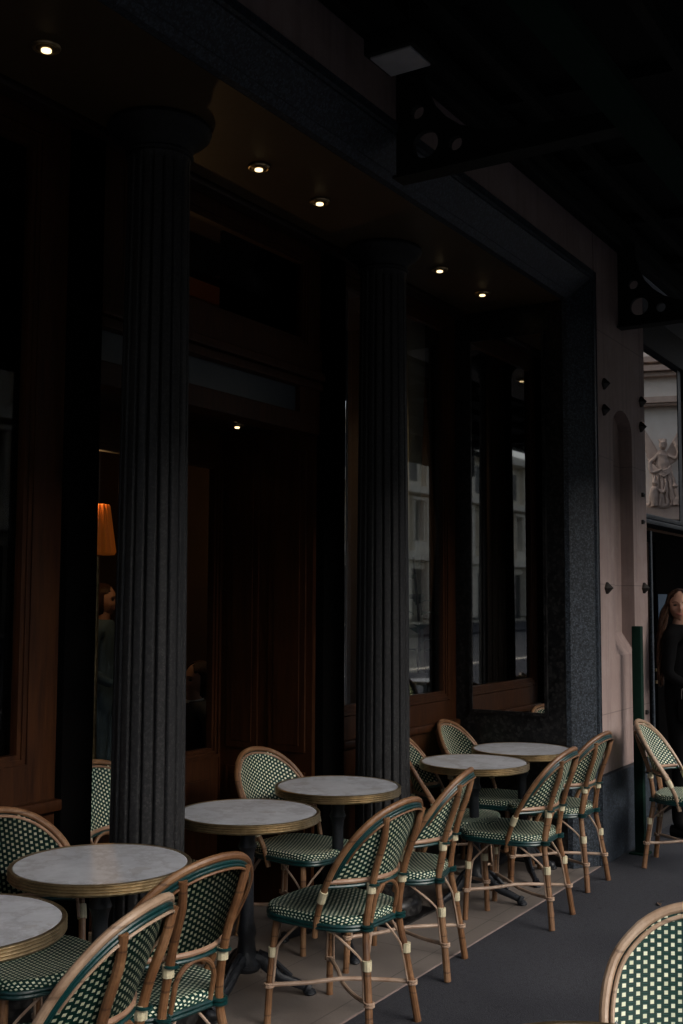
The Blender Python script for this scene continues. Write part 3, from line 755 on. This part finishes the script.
# ------------------------------------------------------------------ marble tables
def make_table():
    root = empty('bistro_table'); Lo = dict(local=True)
    bm = B(); lathe(bm, [(.02, .712), (.286, .712), (.286, .738), (.283, .7405), (.02, .7407)], 64); obj('tabletop', bm, M['marble'], root, **Lo)
    bm = B()
    prof = [(.2865, .706), (.296, .704)]
    for k in range(4):
        z = .7075 + k * .009; prof += [(.2985, z), (.3005, z + .003), (.2985, z + .006), (.2965, z + .0075)]
    prof += [(.2955, .7415), (.2865, .7415)]
    rings = []
    for r, z in prof: rings.append([bm.verts.new((r * math.cos(2 * PI * k / 72), r * math.sin(2 * PI * k / 72), z)) for k in range(72)])
    for A_, B_ in zip(rings, rings[1:] + rings[:1]):
        for k in range(72): bm.faces.new((A_[k], A_[(k + 1) % 72], B_[(k + 1) % 72], B_[k]))
    obj('brass_rim', bm, M['brass'], root, sharp=60, **Lo)
    bm = B(); lathe(bm, [(.05, .10), (.062, .115), (.062, .13), (.045, .15), (.038, .19), (.034, .23), (.04, .25), (.036, .27), (.030, .30), (.028, .36), (.026, .55), (.030, .58), (.040, .60), (.030, .625), (.034, .66), (.055, .68), (.09, .700), (.12, .703), (.12, .711)], 24)
    obj('pedestal', bm, M['iron_cast'], root, **Lo)
    for k in range(3):
        a = R(90 + 120 * k); ca, sa = math.cos(a), math.sin(a)
        P = catmull([(.02, .155), (.07, .135), (.12, .085), (.18, .055), (.235, .030), (.262, .022)], 5)if False else None
        pr = [(.02, .150), (.06, .140), (.10, .105), (.14, .070), (.19, .052), (.23, .036), (.262, .020)]
        P = catmull([(q * ca, q * sa, z) for q, z in pr], 4)
        n = len(P); rr = [.034 - .018 * (i / (n - 1)) ** .7 + (.009 if i > n - 4 else 0) for i in range(n)]
        bm = B(); tube(bm, P, rr, 10, flat=.8)
        tube(bm, catmull([(.05 * ca, .05 * sa, .175), (.10 * ca, .10 * sa, .150), (.15 * ca, .15 * sa, .105), (.185 * ca, .185 * sa, .075)], 4), [.010] * 13, 6)
        lathe(bm, [(.02, .0005), (.026, .006), (.024, .016), (.012, .026)], 12, .262 * ca, .262 * sa)
        obj('foot', bm, M['iron_cast'], root, **Lo)
    return root
TB = [(2.044, 2.516, 10, 'marble table cropped by the left edge, nearest of its row'),
      (2.755, 2.664, 40, 'round marble table in front of the nearer column'),
      (3.745, 2.797, 95, 'round marble table just right of the nearer column'),
      (4.497, 2.829, 20, 'round marble table between the two columns, left of the farther one'),
      (5.573, 2.626, 70, 'round marble table just right of the farther column'),
      (6.215, 2.615, 130, 'farthest round marble table, in the granite corner'),
      (2.022, .694, 0, 'marble table in the foreground, only its brass rim showing at the bottom edge')]
tp = make_table()
for i, (x, y, rz, lab) in enumerate(TB):
    o = tp if i == 0 else copy_tree(tp)
    o.location = (x, y, .002 if y > 2 else .001); o.rotation_euler = (0, 0, R(rz)); tag(o, lab, 'table', 'round marble bistro tables')

# ------------------------------------------------------------------ behind the windows
def curtain(x0, x1, y, z0, z1, lab, mat='curtain_cloth', amp=.025, folds=6, taper=None):
    bm = B(); n = folds * 8; nz = 14; V = []
    for j in range(nz + 1):
        tz = j / nz; z = z0 + (z1 - z0) * tz; row = []
        for i in range(n + 1):
            tx = i / n; w_ = 1
            if taper: w_ = taper(tz)
            row.append(bm.verts.new((x0 + (x1 - x0) * tx * w_, y + amp * math.sin(tx * folds * 2 * PI + .6 * math.sin(z * 2)) * (1 if not taper else (.5 + .5 * w_)), z)))
        V.append(row)
    for j in range(nz):
        for i in range(n): bm.faces.new((V[j][i], V[j][i + 1], V[j + 1][i + 1], V[j + 1][i]))
    bmesh.ops.solidify(bm, geom=bm.faces[:], thickness=.003)
    o = obj('curtain', bm, M[mat]); tag(o, lab, 'curtain'); return o
tp_ = lambda t: .55 + .45 * min(1, abs(t - .42) * 2.4 + (.1 if t < .42 else 0))
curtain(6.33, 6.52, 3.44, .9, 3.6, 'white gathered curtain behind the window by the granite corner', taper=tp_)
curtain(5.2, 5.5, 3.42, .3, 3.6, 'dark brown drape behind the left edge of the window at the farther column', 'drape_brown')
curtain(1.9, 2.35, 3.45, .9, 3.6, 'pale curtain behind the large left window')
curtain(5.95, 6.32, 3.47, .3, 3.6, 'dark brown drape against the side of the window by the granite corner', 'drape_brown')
def plant(x, y, zb, h, n, lab, seed=1, ls=.11):
    rnd = random.Random(seed)
    p = tag(empty('potted_plant', (x, y, zb)), lab, 'plant')
    bm = B(); lathe(bm, [(.04, zb), (.05, zb + .02), (.06, zb + .12), (.065, zb + .21), (.055, zb + .21)], 20, x, y); obj('pot', bm, M['iron_cast'], p)
    bm = B(); st = catmull([(x, y, zb + .2), (x + .02, y, zb + .2 + h * .4), (x - .02, y + .02, zb + .2 + h)], 6); tube(bm, st, .008, 6); obj('stem', bm, M['wood_dark'], p)
    bm = B()
    for k in range(n):
        b = st[int((.25 + .75 * k / n) * (len(st) - 1))]; a = k * 2.4 + rnd.random() * .5; el = rnd.uniform(-.2, .7); L = ls * rnd.uniform(.8, 1.4); W = L * .38
        d = Vector((math.cos(a) * math.cos(el), math.sin(a) * math.cos(el), math.sin(el))); s_ = Vector((-math.sin(a), math.cos(a), 0)); nn = d.cross(s_)
        o = b + d * .03; prev = None
        for t_ in range(7):
            f = t_ / 6; ww = W * math.sin(PI * min(1, f * .95 + .03)) ** .7; c_ = o + d * L * f - Vector((0, 0, 1)) * L * .35 * f * f
            cur = [bm.verts.new(c_ - s_ * ww + nn * ww * .25), bm.verts.new(c_), bm.verts.new(c_ + s_ * ww + nn * ww * .25)]
            if prev:
                bm.faces.new((prev[0], prev[1], cur[1], cur[0])); bm.faces.new((prev[1], prev[2], cur[2], cur[1]))
            prev = cur
    bmesh.ops.solidify(bm, geom=bm.faces[:], thickness=.0015)
    obj('foliage', bm, M['leaf'], p)
    bm = B(); box(bm, x - .045, x + .045, y - .04, y + .045, .003, zb - .002, .004); st_ = obj('plant_stand', bm, M['wood_dark']); tag(st_, 'dark square stand under the ' + lab.split(' ')[0] + ' plant behind the glass near ' + ('the corner' if x > 5.8 else 'the farther column'), 'stand')
plant(6.25, 3.335, .95, .75, 11, 'leafy dark plant seen against the white curtain in the last window', 3, .105)
plant(5.5, 3.75, .8, .6, 26, 'bushy dark plant inside the window near the farther column', 5, .12)
# orange lamp and candle lights inside
lp = tag(empty('standing_lamp', (5.08, 5.0, 1.9)), 'tall orange glowing lampshade seen inside through the entrance doors', 'lamp')
bm = B(); lathe(bm, [(.10, 1.90), (.11, 1.92), (.07, 2.21), (.065, 2.22)], 96, 5.08, 5.0, lambda a, z: 1 + .05 * math.cos(a * 16)); obj('lamp_shade', bm, M['shade_glow'], lp)
pl = bpy.data.lights.new('lamp_bulb', 'POINT'); pl.energy = 6; pl.color = (1, .55, .22); pl.shadow_soft_size = .05
po = bpy.data.objects.new('lamp_bulb', pl); C.objects.link(po); po.parent = lp; po.location = (-.04, 0, .42)
bm = B(); lathe(bm, [(.12, .003), (.12, .02), (.02, .04), (.015, 1.0), (.015, 1.895), (.03, 1.899)], 16, 5.08, 5.0); obj('lamp_stand', bm, M['brass'], lp)

# ------------------------------------------------------------------ people
def skin_body(verts, edges, radii, mat, name, parent, sub=2):
    me = bpy.data.meshes.new(name); me.from_pydata([Vector(v) for v in verts], edges, []); me.update()
    o = bpy.data.objects.new(name, me); C.objects.link(o)
    md = o.modifiers.new('s', 'SKIN'); md.use_smooth_shade = True
    for i, r in enumerate(radii):
        me.skin_vertices[0].data[i].radius = (r, r) if not isinstance(r, tuple) else r
        me.skin_vertices[0].data[i].use_root = (i == 0)
    sb = o.modifiers.new('d', 'SUBSURF'); sb.levels = sub; sb.render_levels = sub
    dg = bpy.context.evaluated_depsgraph_get(); ev = o.evaluated_get(dg); nm = bpy.data.meshes.new_from_object(ev)
    o.modifiers.clear(); o.data = nm; nm.materials.clear(); nm.materials.append(mat)
    for p in nm.polygons: p.use_smooth = True
    o.parent = parent; return o
def head(parent, hz, hair='long', face=True):
    """head faces +Y locally, chin at hz; local coordinates"""
    Hh = .225
    bm = B(); bmesh.ops.create_icosphere(bm, subdivisions=5, radius=1)
    for v in bm.verts:
        x, y, z = v.co
        X = x * .077; Y = y * .094; Z = z * .1125
        if z < -.1:
            k = (-z - .1) / .9; X *= 1 - .34 * k ** 1.3; Y = Y * (1 - .18 * k) + (.006 * k if y > 0 else .03 * k)
        if y > 0:
            Y *= .93
            g = lambda cx, cz, sx, sz: math.exp(-((x - cx) / sx) ** 2 - ((z - cz) / sz) ** 2)
            Y += .022 * g(0, -.17, .13, .14) + .013 * g(0, .0, .09, .2)          # nose
            Y -= .010 * (g(.42, .06, .2, .13) + g(-.42, .06, .2, .13))            # sockets
            Y += .006 * (g(.4, .24, .3, .08) + g(-.4, .24, .3, .08))              # brow
            Y += .008 * g(0, -.52, .3, .09) - .004 * g(0, -.52, .26, .018)        # lips
            Y += .010 * g(0, -.86, .28, .16)                                      # chin
            Y += .006 * (g(.55, -.25, .22, .2) + g(-.55, -.25, .22, .2))          # cheeks
        v.co = (X, Y, Z + hz + .1125)
    skin = obj('head', bm, M['skin'], parent, local=True)
    cz = hz + .1125
    bm = B()
    for s in (-1, 1):
        bmesh.ops.create_uvsphere(bm, u_segments=12, v_segments=8, radius=.010, matrix=Matrix.Translation((s * .031, .073, cz + .007)) @ Matrix.Diagonal((1.5, .8, .62, 1)))
    obj('eyes', bm, M['eye_dark'], parent, local=True)
    bm = B()
    for s in (-1, 1): tube(bm, catmull([(s * .014, .090, cz + .026), (s * .032, .086, cz + .031), (s * .050, .072, cz + .025)], 4), [.0025] * 9, 6)
    obj('eyebrows', bm, M['hair_brown'], parent, local=True)
    bm = B(); tube(bm, catmull([(-.030, .079, cz - .0475), (-.014, .0915, cz - .0565), (0, .0955, cz - .059), (.014, .0915, cz - .0565), (.030, .079, cz - .0475)], 4), [.002 + .0045 * math.sin(PI * k / 16) for k in range(17)], 8); obj('mouth', bm, M['lips'], parent, local=True)
    bm = B()
    bmesh.ops.create_icosphere(bm, subdivisions=4, radius=1)
    for v in bm.verts:
        x, y, z = v.co; f = 1 + .03 * noise.noise(Vector((x * 6, y * 6, z * 3)))
        X, Y, Z = x * .090 * f, y * .106 * f - .012, z * .120 * f + .006
        if y > .05:       # cut back from the face, parted in the middle
            lim = .30 + .55 * (1 - min(1, abs(x) / .62)) + .1 * y
            if z < lim: Y = min(Y, .012 + .04 * max(0, abs(x) - .55)); X *= .93
        v.co = (X, Y, Z + cz)
    if hair == 'long':
        rnd = random.Random(4)
        for s in (-1, 1):
            for k in range(34):
                f = k / 33; y0 = -.08 + .105 * f; ph = rnd.random() * 6; L = .44 + .14 * rnd.random(); xo = .074 + .010 * rnd.random()
                P = [(s * .035, y0 + .01, cz + .105), (s * .066, y0 + .005, cz + .075), (s * xo, y0, cz + .02)]
                for q in range(1, 9):
                    t_ = q / 8; sw = .016 * math.sin(ph + t_ * 10)
                    P.append((s * (xo + .012 + .050 * math.sin(min(1, t_ * 1.3) * PI / 2) + sw), y0 + .165 * t_ ** .7 + .014 * math.cos(ph + t_ * 9), cz + .02 - L * t_))
                P = catmull(P, 3); n = len(P); tube(bm, P, [.014 * (1 - .65 * (i / (n - 1)) ** 2) for i in range(n)], 6)
    obj('hair', bm, M['hair_brown'], parent, local=True)
def hand_at(parent, wrist, d, side, mat):
    """small five-fingered hand, fingers curled; d = direction of the hand"""
    d = Vector(d).normalized(); wv = Vector(wrist); s_ = d.cross(Vector((0, 1, 0)));  s_ = s_.normalized() if s_.length > .1 else Vector((1, 0, 0)); n = s_.cross(d)
    bm = B(); tube(bm, [wv - d * .02, wv + d * .02, wv + d * .05, wv + d * .085], [.022, .028, .036, .034], 10, flat=.5)
    for k, L in enumerate((.062, .072, .068, .052)):
        o = wv + d * .082 + s_ * (-.026 + .0175 * k)
        tube(bm, [o, o + d * L * .4 + n * .004, o + d * L * .75 + n * .018, o + d * L * .9 + n * .036], [.0085, .008, .007, .006], 7)
    o = wv + d * .03 - s_ * .026 * side; tube(bm, [o, o + d * .03 - s_ * .018 * side + n * .01, o + d * .055 - s_ * .018 * side + n * .026], [.011, .009, .007], 7)
    obj('hand', bm, mat, parent, local=True)
def standing(loc, rz, lab, top, legs, hgt=1.66, hair='long', turn=0):
    p = tag(empty('person', loc, rz), lab, 'person'); s = hgt / 1.66
    # torso, arms and legs as one continuous clothed figure (local, faces +Y)
    V = [(0, 0, .93), (0, -.005, 1.08), (0, -.01, 1.22), (0, -.01, 1.34), (0, -.002, 1.41),
         (.10, -.01, 1.345), (.165, -.01, 1.32), (.20, -.02, 1.08), (.15, .13, .99), (-.10, -.01, 1.345), (-.165, -.01, 1.32), (-.205, -.02, 1.08), (-.155, .14, 1.01),
         (.085, 0, .86), (.09, .015, .50), (.095, -.01, .10), (.10, .07, .045), (-.085, 0, .86), (-.09, .015, .50), (-.095, -.01, .10), (-.10, .07, .045)]
    E = [(0, 1), (1, 2), (2, 3), (3, 4), (3, 5), (5, 6), (6, 7), (7, 8), (3, 9), (9, 10), (10, 11), (11, 12), (0, 13), (13, 14), (14, 15), (15, 16), (0, 17), (17, 18), (18, 19), (19, 20)]
    Rr = [(.15, .11), (.125, .095), (.14, .105), (.13, .09), (.055, .055), (.07, .07), (.055, .06), (.042, .042), (.030, .030), (.07, .07), (.055, .06), (.042, .042), (.030, .030),
          (.088, .09), (.058, .06), (.04, .04), (.038, .035), (.088, .09), (.058, .06), (.04, .04), (.038, .035)]
    V = [(a * s, b * s, c * s) for a, b, c in V]
    skin_body(V, E, [(a * s, b * s) for a, b in Rr], M[top], 'body', p)
    bm = B(); tube(bm, [(0, -.008, 1.39 * s), (0, .0, 1.435 * s), (0, .006, 1.49 * s)], [.052, .047, .050], 14); obj('neck', bm, M['skin'], p, local=True)
    n0 = set(p.children); head(p, (1.66 - .235) * s, hair)
    for c_ in p.children:
        if c_ not in n0: c_.rotation_euler = (0, 0, turn)
    hand_at(p, (.145 * s, .145 * s, .985 * s), (-.5, .8, -.1), 1, M['skin']); hand_at(p, (-.15 * s, .155 * s, 1.005 * s), (.5, .8, .0), -1, M['skin'])
    for sx in (-1, 1):
        bm = B(); tube(bm, catmull([(sx * .095, -.055, .04), (sx * .097, .03, .04), (sx * .10, .12, .03), (sx * .10, .17, .024)], 4), [.040] * 6 + [.036, .036, .034, .032, .030, .026, .02], 10, flat=.95)
        bmesh.ops.translate(bm, verts=bm.verts, vec=(0, 0, max(0, .001 - min(v.co.z for v in bm.verts)))); obj('shoe', bm, M['cloth_black'], p, local=True)
    return p
facing = math.atan2(-7.80, 2.12) - 0  # towards the camera
def rz_to_cam(x, y): return math.atan2(-y, -x) - PI / 2
wx, wy = 7.875, 2.11
wm = standing((wx, wy, .001), rz_to_cam(wx, wy) + R(70), 'smiling woman in black with long wavy brown hair standing by the side door', 'cloth_black', 'cloth_black', 1.72, turn=R(-68))
hx, hy = wx - .14, wy - .12
hb = tag(empty('handbag', (hx, hy, .84)), 'small black handbag with a thin silver chain held by the woman', 'handbag')
bm = B(); box(bm, hx - .045, hx + .045, hy - .10, hy + .10, .80, .96, .02); obj('bag_body', bm, M['cloth_black'], hb)
for k in range(3):
    bm = B(); q = .014 * k; tube(bm, catmull([(hx - .05, hy + .07 - q, .955), (hx - .055, hy + .06 - q, 1.03 - q), (hx - .058, hy + .01, 1.05 - q * 2), (hx - .055, hy - .02 + q, 1.0), (hx - .052, hy - .01, .94)], 6), .0022, 5); obj('chain', bm, M['silver'], hb)
standing((5.62, 5.46, .003), rz_to_cam(5.62, 5.46) + R(70), 'standing person in a pale blue shirt seen dimly through the entrance door glass', 'cloth_blue', 'cloth_navy', 1.74, 'short')
# seated diner behind the right door leaf
sp_ = tag(empty('person', (5.42, 4.45, .003), R(70)), 'seated person in a navy jacket with white collar, dim behind the door glass', 'person')
V = [(0, 0, .50), (0, -.01, .66), (0, 0, .80), (0, .01, .92), (0, .02, .99), (.10, .01, .93), (.17, .01, .90), (.21, .02, .68), (.12, .24, .66), (-.10, .01, .93), (-.17, .01, .90), (-.21, .02, .68), (-.12, .24, .66), (.09, .06, .48), (.11, .42, .48), (.11, .44, .12), (-.09, .06, .48), (-.11, .42, .48), (-.11, .44, .12)]
E_ = [(0, 1), (1, 2), (2, 3), (3, 4), (3, 5), (5, 6), (6, 7), (7, 8), (3, 9), (9, 10), (10, 11), (11, 12), (0, 13), (13, 14), (14, 15), (0, 16), (16, 17), (17, 18)]
skin_body(V, E_, [(.15, .12), (.13, .1), (.14, .105), (.13, .09), (.055, .055), (.07, .07), (.06, .06), (.045, .045), (.03, .03), (.07, .07), (.06, .06), (.045, .045), (.03, .03), (.08, .08), (.065, .065), (.045, .05), (.08, .08), (.065, .065), (.045, .05)], M['cloth_navy'], 'body', sp_)
bm = B(); tube(bm, [(0, .015, .96), (0, .02, 1.0)], [.062, .058], 14); obj('collar', bm, M['cloth_white'], sp_, local=True)
bm = B(); tube(bm, [(0, .02, .99), (0, .03, 1.06)], [.048, .05], 14); obj('neck', bm, M['skin'], sp_, local=True)
head(sp_, 1.0, 'short'); hand_at(sp_, (.12, .25, .66), (-.2, 1, 0), 1, M['skin']); hand_at(sp_, (-.12, .25, .66), (.2, 1, 0), -1, M['skin'])
for sx in (-1, 1):
    bm = B(); tube(bm, [(sx * .11, .38, .045), (sx * .11, .48, .04), (sx * .11, .58, .03)], [.042, .038, .025], 10); obj('shoe', bm, M['cloth_black'], sp_, local=True)
st = tag(empty('stool', (5.42, 4.45, .003)), 'dark upholstered stool under the seated person inside', 'stool')
bm = B(); lathe(bm, [(.19, .30), (.20, .31), (.20, .385), (.17, .40)], 24, 5.42, 4.45); obj('seat', bm, M['drape_brown'], st)
for k in range(4):
    a = PI / 4 + k * PI / 2; bm = B(); tube(bm, [(5.42 + .17 * math.cos(a), 4.45 + .17 * math.sin(a), .004), (5.42 + .14 * math.cos(a), 4.45 + .14 * math.sin(a), .30)], .014); obj('leg', bm, M['wood_dark'], st)

# ------------------------------------------------------------------ across the street (seen in the glass)
ob = tag(empty('opposite_building', (20, -24, 0)), 'long pale stone building across the street reflected in the windows', 'building')
YB = -30.0; bm = B()
X0, X1 = -112, 90
box(bm, X0, X1, YB - 8, YB - .6, 0, 13.5)
for (z0, z1, d) in ((4.5, 5.1, .55), (9.2, 9.7, .6), (13.0, 13.6, .7)): box(bm, X0, X1, YB - .6, YB + d - .2, z0, z1)
x = X0
k = 0
while x < X1:
    box(bm, x, x + 1.2, YB - .598, YB, .4, 4.5)
    box(bm, x + .15, x + 1.05, YB - .598, YB - .1, 5.1, 13.0)
    box(bm, x + 1.2, x + 3.6, YB - .597, YB - .25, 3.9, 4.5)
    for q in range(9): box(bm, x + .02, x + 1.18, YB - .05, YB + .03, .6 + q * .42, .94 + q * .42)
    box(bm, x + 1.35, x + 3.45, YB - .5, YB + .12, 8.75, 8.95); box(bm, x + 1.55, x + 1.73, YB - .55, YB + .02, 5.9, 8.7); box(bm, x + 3.07, x + 3.25, YB - .55, YB + .02, 5.9, 8.7)
    for z in (5.1,): box(bm, x + 1.5, x + 3.3, YB - .5, YB + .1, z, z + .75)
    x += 3.6
obj('wall', bm, M['opposite_stone'], ob, smooth=False)
x = X0; n = 0
while x < X1:
    if -100 < x < -30 or 2 < x < 72:
        bm = B(); box(bm, x + 1.25, x + 3.55, YB - .58, YB - .5, .2, 3.88); obj('shop_front', bm, M['opposite_dark'], ob, smooth=False)
        for z0, z1 in ((5.9, 8.7), (10.2, 12.4)):
            bm = B(); box(bm, x + 1.75, x + 3.05, YB - .59, YB - .54, z0, z1); obj('window', bm, M['opposite_dark'], ob, smooth=False)
    x += 3.6
# carved wing seen in the side-door transom
OW = tag(empty('carved_pavilion', (38.5, -6.0, 0)), 'pale carved stone pavilion with a winged figure, reflected above the side door', 'building')
az = math.atan2(6.0 + 4.8, -38.5)  # faces back along the reflected view
ca, sa = math.cos(az), math.sin(az)
def W(l, d, z):   # l = sideways metres, d = towards viewer
    return (38.5 + d * ca - l * sa * -1 * -1, -6.0 + d * sa + l * ca, z)
def wbox(bm, l0, l1, d0, d1, z0, z1):
    vs_ = [bm.verts.new(W(l, d, z)) for l in (l0, l1) for d in (d0, d1) for z in (z0, z1)]
    for f in [(0, 1, 3, 2), (4, 6, 7, 5), (0, 4, 5, 1), (2, 3, 7, 6), (0, 2, 6, 4), (1, 5, 7, 3)]: bm.faces.new([vs_[i] for i in f])
bm = B(); wbox(bm, -9, 5, -6, -.4, 0, 8.55); wbox(bm, -9, 5, -6, -.3, 8.85, 13.0); obj('wall', bm, M['relief_stone'], OW, smooth=False)
bm = B(); wbox(bm, -4, 4, -.39, .05, 8.56, 8.62); wbox(bm, -4, 4, -.39, .15, 8.63, 8.84); wbox(bm, -4, 4, -.29, .05, 9.6, 9.75); wbox(bm, -4, 4, -.29, .25, 9.76, 9.95); wbox(bm, -4, 4, -.29, .1, 10.1, 10.3); wbox(bm, -4, 4, -.39, .1, 4.5, 4.95); obj('cornice', bm, M['relief_pinkish'], OW, smooth=False)
def rtube(bm, P, r, flat=1): tube(bm, [W(*p) for p in P], r, 10, flat=flat)
bm = B()   # winged figure in relief: body, drapery, raised arm, small child at its feet
rtube(bm, catmull([(.02, -.25, 5.0), (.08, -.2, 5.5), (-.04, -.12, 6.1), (.03, -.08, 6.6), (0, -.06, 6.95)], 4), [.40] * 4 + [.34] * 4 + [.25] * 4 + [.22] * 3 + [.15, .08])
rtube(bm, [(0, -.0, 6.98), (-.02, .04, 7.08), (-.02, .06, 7.19), (0, .03, 7.30)], [.07, .125, .13, .06])
for k in range(6): rtube(bm, [(-.02 + .09 * math.cos(k), .02 + .02 * k, 7.2 + .03 * math.sin(k * 2)), (.10 * math.cos(k + 1), .02, 7.33)], .045)
rtube(bm, catmull([(.18, 0, 6.78), (.42, .08, 6.5), (.35, .18, 6.15), (.02, .22, 6.25)], 4), .075)
rtube(bm, catmull([(-.18, 0, 6.78), (-.45, .06, 6.65), (-.52, .12, 6.95), (-.40, .1, 7.25)], 4), .07)
for k in range(9): rtube(bm, catmull([(-.30 + .08 * k, .12, 6.25 - .06 * (k % 3)), (-.42 + .10 * k + .05 * math.sin(k * 2.1), .20, 5.6), (-.50 + .125 * k, .16, 4.98)], 4), .038 + .012 * (k % 2))
for k in range(4): rtube(bm, catmull([(-.3, .1, 6.2 + .06 * k), (0, .24, 6.02 + .05 * k), (.34, .12, 6.22 + .06 * k)], 4), .035)
rtube(bm, catmull([(.30, .15, 5.0), (.33, .22, 5.35), (.28, .2, 5.65)], 4), [.14] * 4 + [.12] * 4 + [.07])
rtube(bm, [(.28, .2, 5.66), (.27, .24, 5.76), (.27, .22, 5.88)], [.06, .10, .06])
rtube(bm, catmull([(.2, .2, 5.55), (.0, .26, 5.45), (-.1, .2, 5.7)], 4), .05)
rtube(bm, catmull([(-.42, .12, 5.0), (-.46, .16, 5.3), (-.40, .14, 5.55)], 4), [.13] * 4 + [.10] * 4 + [.06])
rtube(bm, [(-.40, .16, 5.56), (-.40, .2, 5.65), (-.39, .18, 5.76)], [.05, .09, .05])
rtube(bm, [(-.62, -.1, 4.98), (0, .1, 4.98), (.62, -.1, 4.98)], .10)
bmesh.ops.subdivide_edges(bm, edges=bm.edges[:], cuts=1)
for v in bm.verts: v.co += Vector((noise.noise(v.co * 5), noise.noise(v.co * 5 + Vector((9, 0, 0))), noise.noise(v.co * 5 + Vector((0, 9, 0))))) * .045
obj('statue_figure', bm, M['relief_pinkish'], OW)
for s in (-1, 1):
    bm = B()
    for k in range(9): rtube(bm, catmull([(s * .12, -.05, 6.75 - .04 * k), (s * (.34 + .01 * k), -.06, 7.15 - .07 * k), (s * (.78 - .035 * k), -.1, 8.0 - .17 * k)], 4), [.06] * 5 + [.055, .05, .04, .03], .7)
    obj('wing', bm, M['relief_pinkish'], OW)
lf = tag(empty('dry_leaf', (6.03, 1.76, 0)), 'small dry leaf lying on the dark pavement behind the cropped corner chair', 'leaf')
bm = B(); vv = [bm.verts.new(p) for p in ((6.00, 1.74, .003), (6.02, 1.765, .012), (6.06, 1.775, .004), (6.035, 1.745, .010))]; bm.faces.new(vv)
bmesh.ops.solidify(bm, geom=bm.faces[:], thickness=.0015); obj('leaf_blade', bm, M['cane_thin'], lf, smooth=False)
bm = B(); tube(bm, [(6.06, 1.775, .005), (6.09, 1.77, .008), (6.11, 1.755, .004)], .0018, 5); obj('leaf_stalk', bm, M['bolt_iron'], lf)
